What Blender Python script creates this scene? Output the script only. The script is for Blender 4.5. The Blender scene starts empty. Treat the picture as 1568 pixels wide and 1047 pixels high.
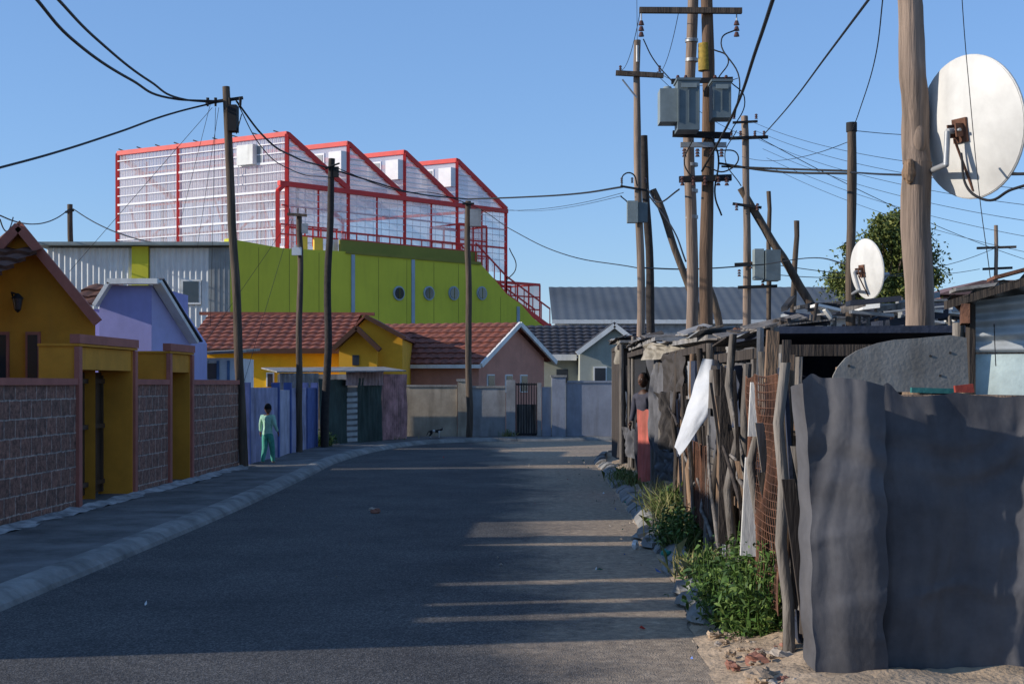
import bpy, math, random
from mathutils import Vector, noise, Matrix
R=random.Random(7)
F=2178.0; CH=1.6
V=Vector
def S(px,py,D):            # image pixel coordinates at a given depth -> world point in metres
    return V(((px-784)/F*D, D, CH+(587-py)/F*D))
def GX(px,D): return (px-784)/F*D
def HZ(py,D): return CH+(587-py)/F*D
scene=bpy.context.scene
COL=scene.collection
# ---------------------------------------------------------------- materials
_m={}
def M(name,col,rough=.85,var=.25,scale=2.0,bump=.15,bscale=40,metal=0,col2=None,stretch=1.0,spec=.3,dirt=0.0):
    if name in _m: return _m[name]
    m=bpy.data.materials.new(name); m.use_nodes=True; nt=m.node_tree; n=nt.nodes; l=nt.links
    b=n['Principled BSDF']; b.inputs['Roughness'].default_value=rough; b.inputs['Metallic'].default_value=metal
    b.inputs['Specular IOR Level'].default_value=spec
    g=n.new('ShaderNodeNewGeometry')
    mp=n.new('ShaderNodeMapping'); mp.inputs['Scale'].default_value=(1,1,stretch); l.new(g.outputs['Position'],mp.inputs[0])
    n1=n.new('ShaderNodeTexNoise'); n1.inputs['Scale'].default_value=scale; n1.inputs['Detail'].default_value=8; n1.inputs['Roughness'].default_value=.65
    l.new(mp.outputs[0],n1.inputs['Vector'])
    r=n.new('ShaderNodeValToRGB'); r.color_ramp.elements[0].position=.35; r.color_ramp.elements[1].position=.65
    c=V(col[:3]); c2=V(col2) if col2 else c*(1-var)
    r.color_ramp.elements[0].color=(*c2,1); r.color_ramp.elements[1].color=(*(c*(1+var*.3)),1)
    l.new(n1.outputs[0],r.inputs[0]); out=r.outputs[0]
    if dirt>0:
        n3=n.new('ShaderNodeTexNoise'); n3.inputs['Scale'].default_value=5; n3.inputs['Detail'].default_value=9
        mp3=n.new('ShaderNodeMapping'); mp3.inputs['Scale'].default_value=(1,1,.15); l.new(g.outputs['Position'],mp3.inputs[0]); l.new(mp3.outputs[0],n3.inputs['Vector'])
        r3=n.new('ShaderNodeValToRGB'); r3.color_ramp.elements[0].position=.5; r3.color_ramp.elements[0].color=(0,0,0,1); r3.color_ramp.elements[1].position=.75; r3.color_ramp.elements[1].color=(dirt,)*3+(1,)
        l.new(n3.outputs[0],r3.inputs[0])
        mx=n.new('ShaderNodeMix'); mx.data_type='RGBA'; l.new(r3.outputs[0],mx.inputs[0]); l.new(out,mx.inputs[6]); mx.inputs[7].default_value=(.09,.07,.05,1)
        out=mx.outputs[2]
    l.new(out,b.inputs['Base Color'])
    if bump>0:
        n2=n.new('ShaderNodeTexNoise'); n2.inputs['Scale'].default_value=bscale; n2.inputs['Detail'].default_value=6
        l.new(mp.outputs[0],n2.inputs['Vector'])
        bp=n.new('ShaderNodeBump'); bp.inputs['Strength'].default_value=bump; bp.inputs['Distance'].default_value=.02
        l.new(n2.outputs[0],bp.inputs['Height']); l.new(bp.outputs[0],b.inputs['Normal'])
    _m[name]=m; return m
def trans_mat(name,col,alpha):
    if name in _m: return _m[name]
    m=bpy.data.materials.new(name); m.use_nodes=True; nt=m.node_tree; n=nt.nodes; l=nt.links
    n.remove(n['Principled BSDF']); o=n['Material Output']
    d=n.new('ShaderNodeBsdfDiffuse'); t=n.new('ShaderNodeBsdfTranslucent'); tr=n.new('ShaderNodeBsdfTransparent')
    d.inputs[0].default_value=(*col,1); t.inputs[0].default_value=(*col,1)
    a=n.new('ShaderNodeMixShader'); a.inputs[0].default_value=.45; l.new(d.outputs[0],a.inputs[1]); l.new(t.outputs[0],a.inputs[2])
    c=n.new('ShaderNodeMixShader')
    g=n.new('ShaderNodeNewGeometry'); no=n.new('ShaderNodeTexNoise'); no.inputs['Scale'].default_value=.6; l.new(g.outputs['Position'],no.inputs['Vector'])
    mr=n.new('ShaderNodeMapRange'); mr.inputs[1].default_value=.3; mr.inputs[2].default_value=.7; mr.inputs[3].default_value=alpha-.12; mr.inputs[4].default_value=alpha+.12
    l.new(no.outputs[0],mr.inputs[0]); l.new(mr.outputs[0],c.inputs[0])
    l.new(tr.outputs[0],c.inputs[1]); l.new(a.outputs[0],c.inputs[2]); l.new(c.outputs[0],o.inputs[0])
    _m[name]=m; return m
# ---------------------------------------------------------------- mesh builder
class MB:
    def __init__(s): s.v=[]; s.f=[]; s.m=[]; s.s=[]; s.mats=[]
    def mi(s,mat):
        if mat not in s.mats: s.mats.append(mat)
        return s.mats.index(mat)
    def add(s,vs,fs,mat,smooth=False):
        o=len(s.v); s.v+= [V(x) for x in vs]; k=s.mi(mat)
        for f in fs: s.f.append([i+o for i in f]); s.m.append(k); s.s.append(smooth)
    def obox(s,o,a,b,c,mat):
        o,a,b,c=V(o),V(a),V(b),V(c)
        s.add([o,o+a,o+a+b,o+b,o+c,o+a+c,o+a+b+c,o+b+c],[(0,3,2,1),(4,5,6,7),(0,1,5,4),(1,2,6,5),(2,3,7,6),(3,0,4,7)],mat)
    def box(s,x0,x1,y0,y1,z0,z1,mat): s.obox((x0,y0,z0),(x1-x0,0,0),(0,y1-y0,0),(0,0,z1-z0),mat)
    def beam(s,p,q,w,h,mat,up=(0,0,1)):
        p,q=V(p),V(q); d=(q-p).normalized(); u=V(up)
        if abs(d.dot(u))>.98: u=V((1,0,0))
        a=d.cross(u).normalized(); b=a.cross(d)
        s.obox(p-a*w/2-b*h/2,a*w,q-p,b*h,mat)
    def cyl(s,p,q,r0,r1,mat,n=12,seg=1,wob=0,caps=True):
        p,q=V(p),V(q); d=(q-p).normalized(); u=V((0,0,1)) if abs(d.z)<.9 else V((1,0,0))
        a=d.cross(u).normalized(); b=d.cross(a); vs=[];fs=[]
        sd=R.random()*50
        for j in range(seg+1):
            t=j/seg; c=p.lerp(q,t)
            if wob and 0<j<seg: c=c+a*noise.noise(V((t*4,sd,0)))*wob+b*noise.noise(V((t*4,sd,9)))*wob
            r=r0+(r1-r0)*t
            for i in range(n):
                an=2*math.pi*i/n; rr=r*(1+(.12*noise.noise(V((math.cos(an)*1.5,math.sin(an)*1.5,t*seg*.7+sd))) if wob else 0))
                vs.append(c+(a*math.cos(an)+b*math.sin(an))*rr)
        for j in range(seg):
            for i in range(n):
                k=(i+1)%n; fs.append((j*n+i,j*n+k,(j+1)*n+k,(j+1)*n+i))
        s.add(vs,fs,mat,True)
        if caps:
            s.add(vs[:n],[tuple(range(n))],mat); s.add(vs[-n:],[tuple(range(n-1,-1,-1))],mat)
    def grid(s,fn,nu,nv,mat,smooth=True):
        vs=[fn(i/nu,j/nv) for j in range(nv+1) for i in range(nu+1)]
        fs=[(j*(nu+1)+i,j*(nu+1)+i+1,(j+1)*(nu+1)+i+1,(j+1)*(nu+1)+i) for j in range(nv) for i in range(nu)]
        s.add(vs,fs,mat,smooth)
    def prism(s,pts,vec,mat):
        pts=[V(p) for p in pts]; vec=V(vec); n=len(pts)
        s.add(pts+[p+vec for p in pts],[tuple(range(n)),tuple(range(2*n-1,n-1,-1))]+[(i,i+n,(i+1)%n+n,(i+1)%n) for i in range(n)],mat)
    def ell(s,c,rx,ry,rz,mat,n=16,m=10,jit=0,rot=None):
        c=V(c); sd=R.random()*99; vs=[];fs=[]
        for j in range(m+1):
            th=math.pi*j/m
            for i in range(n):
                ph=2*math.pi*i/n; d=V((math.sin(th)*math.cos(ph),math.sin(th)*math.sin(ph),math.cos(th)))
                k=1+(jit*noise.noise(d*1.7+V((sd,0,0))) if jit else 0)
                p=V((d.x*rx,d.y*ry,d.z*rz))*k
                if rot: p=rot@p
                vs.append(c+p)
        for j in range(m):
            for i in range(n):
                k=(i+1)%n; fs.append((j*n+i,(j+1)*n+i,(j+1)*n+k,j*n+k))
        s.add(vs,fs,mat,jit==0)
    def corr(s,o,u,v,mat,pitch=.08,amp=.012,rough=0.0):
        o,u,v=V(o),V(u),V(v); n=u.cross(v).normalized(); L=u.length; k=max(8,int(L/pitch*6)); sd=R.random()*99
        def fn(a,b):
            return o+u*a+v*b+n*(amp*math.sin(a*L/pitch*2*math.pi)+ (rough*noise.noise(V((a*3,b*3,sd))) if rough else 0))
        s.grid(fn,min(k,900),4 if rough else 1,mat)
    def tile(s,o,u,v,mat,pitch=.3,row=.34):
        o,u,v=V(o),V(u),V(v); n=u.cross(v).normalized()
        if n.z<0: n=-n
        L=u.length; W=v.length; nr=max(1,round(W/row)); nu=int(L/pitch*6); 
        for j in range(nr):
            a0=j/nr; a1=(j+1)/nr
            def fn(a,b):
                w=abs(math.sin(a*L/pitch*math.pi))*.035
                return o+u*a+v*(a0+(a1-a0)*b)+n*(w+.045*(1-b))
            s.grid(fn,nu,1,mat)
            vs=[]
            for i in range(nu+1):
                a=i/nu; w=abs(math.sin(a*L/pitch*math.pi))*.035
                vs+=[o+u*a+v*a0+n*(w+.045),o+u*a+v*a0+n*(w*1-.01)]
            s.add(vs,[(2*i,2*i+1,2*i+3,2*i+2) for i in range(nu)],mat)
    def build(s,name,parent=None,org=None):
        me=bpy.data.meshes.new(name)
        if parent is not None: org=V(parent.location)
        elif org is None:
            mn=[min(v[i] for v in s.v) for i in range(3)]; mx=[max(v[i] for v in s.v) for i in range(3)]
            org=V(((mn[0]+mx[0])/2,(mn[1]+mx[1])/2,mn[2]))
        me.from_pydata([v-org for v in s.v],[],s.f); 
        for m in s.mats: me.materials.append(m)
        me.polygons.foreach_set('material_index',s.m); me.polygons.foreach_set('use_smooth',s.s); me.update()
        o=bpy.data.objects.new(name,me); COL.objects.link(o)
        if parent is not None: o.parent=parent
        else: o.location=org
        return o
def E(name,x,y,z=0):
    e=bpy.data.objects.new(name,None); e.location=(x,y,z); e.empty_display_size=.3; COL.objects.link(e); return e
def cables(name,lst,mat):
    cu=bpy.data.curves.new(name,'CURVE'); cu.dimensions='3D'; cu.bevel_depth=1.0; cu.bevel_resolution=1; cu.resolution_u=10; cu.use_fill_caps=True
    for pts,r in lst:
        sp=cu.splines.new('BEZIER'); sp.bezier_points.add(len(pts)-1)
        for bpnt,p in zip(sp.bezier_points,pts):
            bpnt.co=V(p); bpnt.handle_left_type='AUTO'; bpnt.handle_right_type='AUTO'; bpnt.radius=r
    cu.materials.append(mat); o=bpy.data.objects.new(name,cu); COL.objects.link(o); return o
def sag(a,b,s,n=7):
    a,b=V(a),V(b); return [a.lerp(b,i/n)-V((0,0,4*s*(i/n)*(1-i/n))) for i in range(n+1)]
# palette
RED=M('red_steel',(.66,.04,.035),.5,.15,bump=0)
WHITEP=M('white_paint',(.75,.75,.72),.7,.12,dirt=.25)
CONC=M('concrete',(.30,.285,.26),.9,.35,3,.3,30)
CONCD=M('kerb_concrete',(.25,.245,.23),.9,.5,2.2,.6,25)
WOOD=M('pole_wood',(.115,.085,.062),.9,.5,14,.6,60,stretch=.08,col2=(.05,.038,.03))
WOODL=M('pole_wood_light',(.27,.20,.155),.85,.5,10,.6,50,stretch=.06,col2=(.10,.075,.058))
WOODM=M('plank_wood',(.27,.175,.11),.9,.6,9,.6,60,stretch=.1,col2=(.09,.06,.04))
WOODG=M('plank_grey',(.20,.18,.16),.9,.6,9,.6,60,stretch=.1,col2=(.06,.05,.042))
WOODK=M('plank_dark',(.065,.052,.043),.9,.6,9,.6,60,stretch=.1,col2=(.025,.02,.017))
STEEL=M('galvanised',(.36,.37,.38),.5,.25,3,.1,20,metal=.4)
RUST=M('rusty_iron',(.17,.08,.048),.9,.5,6,.4,50,col2=(.07,.035,.025))
DARK=M('dark_interior',(.02,.02,.022),.8,.2,bump=0)
BLACK=M('cable_black',(.012,.012,.013),.6,.1,bump=0)
XFMR=M('transformer_grey',(.13,.165,.18),.5,.2,3,.05)
XFML=M('transformer_light',(.23,.27,.27),.5,.2,3,.05)
GLASS=M('window_glass',(.03,.035,.045),.12,.1,bump=0,spec=.8)
OCH=M('ochre_plaster',(.66,.29,.035),.9,.18,2,.15,60,dirt=.12)
TERR=M('terracotta_trim',(.42,.15,.11),.85,.2,3,.1)
LAV=M('lavender_plaster',(.34,.33,.62),.9,.12,2,.1,50,dirt=.1)
YEL=M('yellow_plaster',(.85,.46,.02),.9,.12,2,.1,50,dirt=.08)
SAL=M('salmon_plaster',(.55,.26,.19),.9,.15,2,.1,50,dirt=.15)
GRN=M('lime_wall',(.56,.55,.05),.8,.10,.5,.05,20,dirt=.10)
OLI=M('olive_trim',(.22,.21,.04),.8,.15,1,.05)
BLUS=M('blue_grey_strip',(.32,.40,.48),.8,.15,1,.05)
TILR=M('roof_tile_red',(.27,.09,.06),.8,.5,5,.15,30,col2=(.14,.055,.04))
TILB=M('roof_tile_brown',(.16,.075,.05),.8,.5,5,.15,30)
TILD=M('roof_tile_dark',(.06,.06,.07),.7,.4,5,.15,30)
CORW=M('corrugated_white',(.62,.64,.64),.55,.12,1.5,.03,10,dirt=.2)
CORG=M('corrugated_grey',(.30,.32,.34),.5,.3,2,.05,10,dirt=.45)
CORO=M('corrugated_old',(.30,.29,.28),.7,.5,3,.2,20,dirt=.7)
DIRTM=M('dirt_verge',(.46,.345,.235),.95,.4,3,.8,28)
NVT=M('navy_tarp',(.035,.045,.075),.6,.4,4,.3,25)

# ---------------------------------------------------------------- ground / road
def asphalt():
    m=bpy.data.materials.new('asphalt'); m.use_nodes=True; nt=m.node_tree; n=nt.nodes; l=nt.links; b=n['Principled BSDF']; b.inputs['Roughness'].default_value=.9
    b.inputs['Specular IOR Level'].default_value=.15
    g=n.new('ShaderNodeNewGeometry')
    def nz(sc,det=6,ro=.6):
        t=n.new('ShaderNodeTexNoise'); t.inputs['Scale'].default_value=sc; t.inputs['Detail'].default_value=det; t.inputs['Roughness'].default_value=ro; l.new(g.outputs['Position'],t.inputs['Vector']); return t
    def ramp(src,p0,c0,p1,c1):
        r=n.new('ShaderNodeValToRGB'); r.color_ramp.elements[0].position=p0; r.color_ramp.elements[1].position=p1
        r.color_ramp.elements[0].color=(*c0,1); r.color_ramp.elements[1].color=(*c1,1); l.new(src,r.inputs[0]); return r
    base=ramp(nz(.7,9,.7).outputs[0],.32,(.062,.061,.062),.68,(.108,.104,.100))
    vo=n.new('ShaderNodeTexVoronoi'); vo.inputs['Scale'].default_value=95; l.new(g.outputs['Position'],vo.inputs['Vector'])
    sp=ramp(vo.outputs['Color'],.4,(.65,.65,.65),.95,(2.0,1.95,1.9))
    mul=n.new('ShaderNodeMix'); mul.data_type='RGBA'; mul.blend_type='MULTIPLY'; mul.inputs[0].default_value=1; mul.clamp_result=False
    l.new(base.outputs[0],mul.inputs[6]); l.new(sp.outputs[0],mul.inputs[7])
    sx=n.new('ShaderNodeSeparateXYZ'); l.new(g.outputs['Position'],sx.inputs[0])
    ma=n.new('ShaderNodeMath'); ma.operation='MULTIPLY_ADD'; l.new(nz(.55,9,.7).outputs[0],ma.inputs[0]); ma.inputs[1].default_value=3.2; l.new(sx.outputs[0],ma.inputs[2])
    # sand tone spread over the far bend to paint in sunlit brightness
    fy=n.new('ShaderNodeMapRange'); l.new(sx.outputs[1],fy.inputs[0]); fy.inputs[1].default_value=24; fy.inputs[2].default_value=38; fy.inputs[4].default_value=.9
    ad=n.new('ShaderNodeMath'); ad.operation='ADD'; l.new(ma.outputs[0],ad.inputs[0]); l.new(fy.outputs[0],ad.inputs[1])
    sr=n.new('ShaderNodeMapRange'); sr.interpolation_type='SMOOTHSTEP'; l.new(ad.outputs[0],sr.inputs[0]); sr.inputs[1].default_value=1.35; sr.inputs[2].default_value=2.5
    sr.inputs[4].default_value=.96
    grain=ramp(nz(9,8,.7).outputs[0],.3,(.30,.225,.155),.7,(.58,.45,.32))
    fm=n.new('ShaderNodeMath'); fm.operation='MULTIPLY'; l.new(sr.outputs[0],fm.inputs[0])
    l.new(ramp(nz(14,8,.8).outputs[0],.35,(.35,.35,.35),.6,(1,1,1)).outputs[0],fm.inputs[1])
    mx=n.new('ShaderNodeMix'); mx.data_type='RGBA'; l.new(fm.outputs[0],mx.inputs[0]); l.new(mul.outputs[2],mx.inputs[6]); l.new(grain.outputs[0],mx.inputs[7])
    l.new(mx.outputs[2],b.inputs['Base Color'])
    bp=n.new('ShaderNodeBump'); bp.inputs['Strength'].default_value=.4; bp.inputs['Distance'].default_value=.010
    l.new(vo.outputs['Distance'],bp.inputs['Height']); 
    bp2=n.new('ShaderNodeBump'); bp2.inputs['Strength'].default_value=.35; bp2.inputs['Distance'].default_value=.03; l.new(nz(6,6).outputs[0],bp2.inputs['Height']); l.new(bp.outputs[0],bp2.inputs['Normal'])
    l.new(bp2.outputs[0],b.inputs['Normal']); return m
g=MB(); GR=M('ground_dirt',(.22,.175,.125),.95,.35,.6,.4,12)
g.add([(-900,-200,0),(900,-200,0),(900,1600,0),(-900,1600,0)],[(0,1,2,3)],GR); g.build('ground')
LK=[(-3.62,-6),(-3.6,4),(-3.58,10),(-3.45,17),(-3.47,24),(-3.5,29),(-3.1,34),(-2.2,37.4),(-.8,39.0),(1.5,39.6),(6,39.9),(40,41)]
RE=[(.9,-6),(1.1,7.5),(1.3,11.5),(1.45,18),(1.6,25),(1.75,30),(2.5,32.3),(6,33.2),(40,34)]
def dens(pl,st=.5):
    out=[]
    for i in range(len(pl)-1):
        p0=V((*pl[max(i-1,0)],0)); p1=V((*pl[i],0)); p2=V((*pl[i+1],0)); p3=V((*pl[min(i+2,len(pl)-1)],0))
        k=max(1,int((p2-p1).length/st))
        for j in range(k):
            t=j/k
            out.append(.5*((2*p1)+(p2-p0)*t+(2*p0-5*p1+4*p2-p3)*t*t+(3*p1-p0-3*p2+p3)*t**3))
    out.append(V((*pl[-1],0))); return out
LKd=dens(LK[:-1])+[V((40,41,0))]; REd=dens(RE[:-1])+[V((40,34,0))]
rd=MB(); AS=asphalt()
def samp(pl,t):
    f=t*(len(pl)-1); i=min(int(f),len(pl)-2); return pl[i].lerp(pl[i+1],f-i)
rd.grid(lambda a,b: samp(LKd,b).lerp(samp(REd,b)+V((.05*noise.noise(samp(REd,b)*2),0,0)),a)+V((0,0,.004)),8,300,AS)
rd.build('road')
def kerb(name,pl,w,h,mat,side,jit=.0,broken=0,z0=0,every=2):
    k=MB()
    for i in range(len(pl)-1):
        p,q=pl[i],pl[i+1]; d=(q-p).normalized(); nrm=V((-d.y,d.x,0))*side
        if broken and (i%3==2) and R.random()<broken: continue
        j=V((R.uniform(-jit,jit),R.uniform(-jit,jit),0)); hh=h*(1+R.uniform(-.15,.15)*bool(jit>.01))
        q2=q-(q-p)*(.012 if i%every==0 else 0)
        prof=[(0,z0-.02),(0.03,h*.35),(.10,hh*.85),(.15,hh),(w,hh+.002),(w,z0-.02)]
        vs=[p+nrm*a+V((0,0,b))+j for a,b in prof]+[q2+nrm*a+V((0,0,b))+j for a,b in prof]
        n=len(prof); k.add(vs,[(a,a+1,a+1+n,a+n) for a in range(n-1)]+[tuple(range(n)),tuple(range(2*n-1,n-1,-1))],mat)
    return k.build(name)
kerb('kerb',LKd,.27,.10,CONCD,1,every=4)
rk=[p for p in REd if 12<p.y<33.5 and p.x<8]
kerb('kerb',rk,.22,.12,CONCD,-1,jit=.02,broken=.35)
PAV=M('pavement_tar',(.17,.163,.157),.95,.5,1.3,.8,30,col2=(.075,.073,.07))
sw=MB(); 
def lw(D): return -5.84+.0345*D
def pv(a,b):
    k=samp(LKd[:-1],b)
    kk=k+V((-.26,0,0)) if k.y<33 else k+V((-.15,.24,0))
    far=V((lw(k.y)-.7,k.y,0)) if k.y<33 else V((kk.x-.6,41.5,0))
    if k.y>=33: far=V((k.x-2.5*max(0,(39-k.y)/6),41.5,0))
    p=kk.lerp(far,a); return p+V((0,0,.093+.02*noise.noise(p*.8)+.008*noise.noise(p*5)))
sw.grid(pv,24,400,PAV); sw.build('pavement')
st=MB()
st.grid(lambda a,b:(lambda D: V((lw(D)+.02+.24*a+.10*a*noise.noise(V((D*1.5,3,0))),D,.125+.03*noise.noise(V((D*3,a*2,0)))-.03*a)))(8+18*b),4,140,M('pale_plinth',(.42,.41,.40),.95,.6,4,.6,20,col2=(.15,.15,.15))); st.build('wall_footing')
vg=MB()
def xf(D): return 1.36+.035*D
def vf(a,b):
    D=5+26*b; e=[p for p in REd if p.y<=D+.6][-1].x if D>5.2 else 1.0
    ex=min(e,1.75)
    p=V((ex-.02+a*3.2,D,0)); z=.006+.09*min(1,a*6)+.05*noise.noise(p*2.3)*min(1,a*8)+.02*noise.noise(p*9)*min(1,a*8)
    return V((p.x,p.y,max(z,.006)))
vg.grid(vf,60,260,DIRTM); vg.build('verge')

# ---------------------------------------------------------------- left boundary wall
def brickmat():
    m=bpy.data.materials.new('rough_red_brown_block'); m.use_nodes=True; nt=m.node_tree; n=nt.nodes; l=nt.links; b=n['Principled BSDF']; b.inputs['Roughness'].default_value=.95
    g=n.new('ShaderNodeNewGeometry'); sx=n.new('ShaderNodeSeparateXYZ'); cx=n.new('ShaderNodeCombineXYZ'); l.new(g.outputs['Position'],sx.inputs[0])
    ad=n.new('ShaderNodeMath'); ad.operation='ADD'; l.new(sx.outputs[0],ad.inputs[0]); l.new(sx.outputs[1],ad.inputs[1])
    l.new(ad.outputs[0],cx.inputs[0]); l.new(sx.outputs[2],cx.inputs[1])
    nw=n.new('ShaderNodeTexNoise'); nw.inputs['Scale'].default_value=9; l.new(g.outputs['Position'],nw.inputs['Vector'])
    wm=n.new('ShaderNodeVectorMath'); wm.operation='MULTIPLY_ADD'; l.new(nw.outputs['Color'],wm.inputs[0]); wm.inputs[1].default_value=(.03,.03,0); l.new(cx.outputs[0],wm.inputs[2])
    bt=n.new('ShaderNodeTexBrick'); l.new(wm.outputs[0],bt.inputs['Vector']); bt.inputs['Scale'].default_value=1
    bt.inputs['Brick Width'].default_value=.32; bt.inputs['Row Height'].default_value=.205; bt.inputs['Mortar Size'].default_value=.011; bt.inputs['Mortar Smooth'].default_value=.5
    bt.inputs['Color1'].default_value=(.42,.21,.15,1); bt.inputs['Color2'].default_value=(.31,.17,.125,1); bt.inputs['Mortar'].default_value=(.62,.50,.43,1)
    no=n.new('ShaderNodeTexNoise'); no.inputs['Scale'].default_value=13; no.inputs['Detail'].default_value=9; no.inputs['Roughness'].default_value=.8; l.new(g.outputs['Position'],no.inputs['Vector'])
    r=n.new('ShaderNodeValToRGB'); r.color_ramp.elements[0].position=.40; r.color_ramp.elements[0].color=(.35,.35,.36,1); r.color_ramp.elements[1].position=.60; r.color_ramp.elements[1].color=(1.4,1.33,1.25,1); l.new(no.outputs[0],r.inputs[0])
    mx=n.new('ShaderNodeMix'); mx.data_type='RGBA'; mx.blend_type='MULTIPLY'; mx.inputs[0].default_value=.85; l.new(bt.outputs[0],mx.inputs[6]); l.new(r.outputs[0],mx.inputs[7])
    l.new(mx.outputs[2],b.inputs['Base Color'])
    bp=n.new('ShaderNodeBump'); bp.inputs['Strength'].default_value=1; bp.inputs['Distance'].default_value=.05; l.new(no.outputs[0],bp.inputs['Height'])
    bp2=n.new('ShaderNodeBump'); bp2.invert=True; bp2.inputs['Strength'].default_value=.6; bp2.inputs['Distance'].default_value=.02; l.new(bt.outputs[1],bp2.inputs['Height']); l.new(bp.outputs[0],bp2.inputs['Normal'])
    l.new(bp2.outputs[0],b.inputs['Normal']); return m
BR=brickmat()
bw=E('block_boundary_wall',lw(17),17)
wm=MB(); cp=MB()
def wseg(a,b,mb,mat,z0,z1,t=.2,off=0):
    p=V((lw(a)+off,a,z0)); q=V((lw(b)+off,b,z0)); mb.obox(p,V((-t,0,0)),q-p,V((0,0,z1-z0)),mat)
for a,b in [(7.9,17.15),(19.5,21.15),(22.5,25.75)]:
    wseg(a,b,wm,BR,.0,1.58); wseg(a,b,cp,TERR,1.582,1.66,.26,.03)
wm.build('blockwork',bw); cp.build('coping',bw)
def portal(a,b,H,w):
    e=E('gateway_portal',lw(a),a)
    mb=MB()
    for s0,s1 in ((a,a+.14),(b-.14,b)):
        p=V((lw(s0)+.0,s0,0)); q=V((lw(s1),s1,0))
        mb.obox(p,V((-w,0,0)),q-p,V((0,0,H-.12)),OCH)
    a2,b2=a+.143,b-.143
    mb.obox(V((lw(a2)-.012,a2,H-.40)),V((-w+.02,0,0)),V((lw(b2)-lw(a2),b2-a2,0)),V((0,0,.275)),OCH)
    mb.build('piers',e)
    tb=MB()
    tb.obox(V((lw(a)+.03,a-.02,H-.118)),V((-w-.04,0,0)),V((lw(b)-lw(a),b-a+.04,0)),V((0,0,.03)),OCH)
    tb.obox(V((lw(a)+.045,a-.03,H-.085)),V((-.12,0,0)),V((lw(b)-lw(a),b-a+.06,0)),V((0,0,.11)),TERR)
    for s0 in (a-.025,b-.11):
        tb.obox(V((lw(s0)+.038,s0,0.1)),V((-.06,0,0)),V((0,.13,0)),V((0,0,H-.225)),TERR)
    tb.build('trim',e)
    gt=MB(); GM=M('gate_brown',(.09,.055,.035),.6,.3,4,.1)
    x=lw(a)-w+.12
    gt.box(x-.03,x,a+.145,b-.145,.14,H-.42,GM)
    for i in range(7):
        yy=a+.2+(b-a-.4)*i/6; gt.box(x+.002,x+.04,yy-.02,yy+.02,.14,H-.46,GM)
    for zz in (.25,1.0,1.6): gt.box(x+.003,x+.05,a+.15,b-.15,zz,zz+.06,GM)
    gt.build('gate',e)
portal(17.15,19.5,2.17,.46); portal(21.15,22.5,2.17,.5)

# ---------------------------------------------------------------- ochre house (left)
h=E('ochre_house',-8,19)
mb=MB(); D=18.6; DV=V((-3.0,6.2,0))
pts=[S(-80,600,D),S(-80,470,D),S(30,352,D),S(146,492,D),S(146,600,D)]
for p in (pts[0],pts[4]): p.z=0
mb.prism(pts,DV,OCH); mb.build('walls',h)
rb=MB(); ap=S(30,347,D-.2); rr=S(151,494,D-.2); ll=S(-95,478,D-.2)
rb.obox(ap+V((0,0,.02)),rr-ap,DV*1.05,V((0,0,.06)),TILB)
rb.obox(ap+V((0,0,.02)),ll-ap,DV*1.05,V((0,0,.06)),TILB)
rb.beam(ap+V((0,-.03,.0)),rr+V((0,-.03,.0)),.05,.12,TERR); rb.beam(ap+V((0,-.03,.0)),ll+V((0,-.03,0)),.05,.12,TERR)
a=S(-160,424,D-1.2); rb.tile(a,S(4,424,D-1.2)-a,V((.2,1.1,.44)),TILB)
rb.build('roof',h)
wb=MB()
for a,b in ((40,62),(-10,14)):
    p=S(a,582,D-.02); q=S(b,508,D-.02); wb.box(p.x,q.x,D-.05,D-.005,p.z-.3,q.z,TERR); wb.box(p.x+.03,q.x-.03,D-.06,D-.052,p.z-.3,q.z-.04,GLASS)
wb.build('windows',h)
lb=MB(); c=S(27,463,D-.25); lb.cyl(c-V((0,0,.09)),c+V((0,0,.05)),.045,.07,GLASS,6); lb.cyl(c+V((0,0,.05)),c+V((0,0,.12)),.085,.01,DARK,6); lb.cyl(c-V((0,0,.13)),c-V((0,0,.09)),.01,.045,DARK,6)
lb.cyl(c+V((0,0,.1)),c+V((-.08,.0,.13)),.012,.012,DARK,6); lb.cyl(c+V((-.08,0,.13)),c+V((-.1,.25,-.05)),.012,.012,DARK,6); lb.build('wall_lantern',h)
def outb(name,y0,y1,x0,x1,H,mat):
    e=E(name,(x0+x1)/2,(y0+y1)/2); m=MB(); m.box(x0,x1,y0,y1,0,H-.1,mat); m.box(x1,x1+.03,(y0+y1)/2-.2,(y0+y1)/2+.2,.2,2.0,DARK); m.build('walls',e)
    m=MB(); m.obox((x0-.15,y0-.02,H+.1),(x1-x0+.3,0,-.15),(0,y1-y0+.04,0),(0,0,.06),CORO); m.build('roof',e)
outb('unseen_shade_hut',7.55,8.15,-8.6,-7.0,3.0,OCH); outb('unseen_shade_hut',8.62,8.88,-8.4,-7.0,3.1,CORO); outb('unseen_shade_hut',9.22,9.82,-8.8,-7.1,3.1,SAL)  # out-of-view blocks added to shade the road, gaps let sun bands through
outb('unseen_shade_house',10.27,12.15,-12,-7.2,3.6,SAL); outb('unseen_shade_hut',12.95,13.35,-8.8,-7.2,3.0,CORO); outb('unseen_shade_house',15.2,18.2,-13,-7.3,3.9,OCH)  # also added out of view, sized for their shadows

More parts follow.
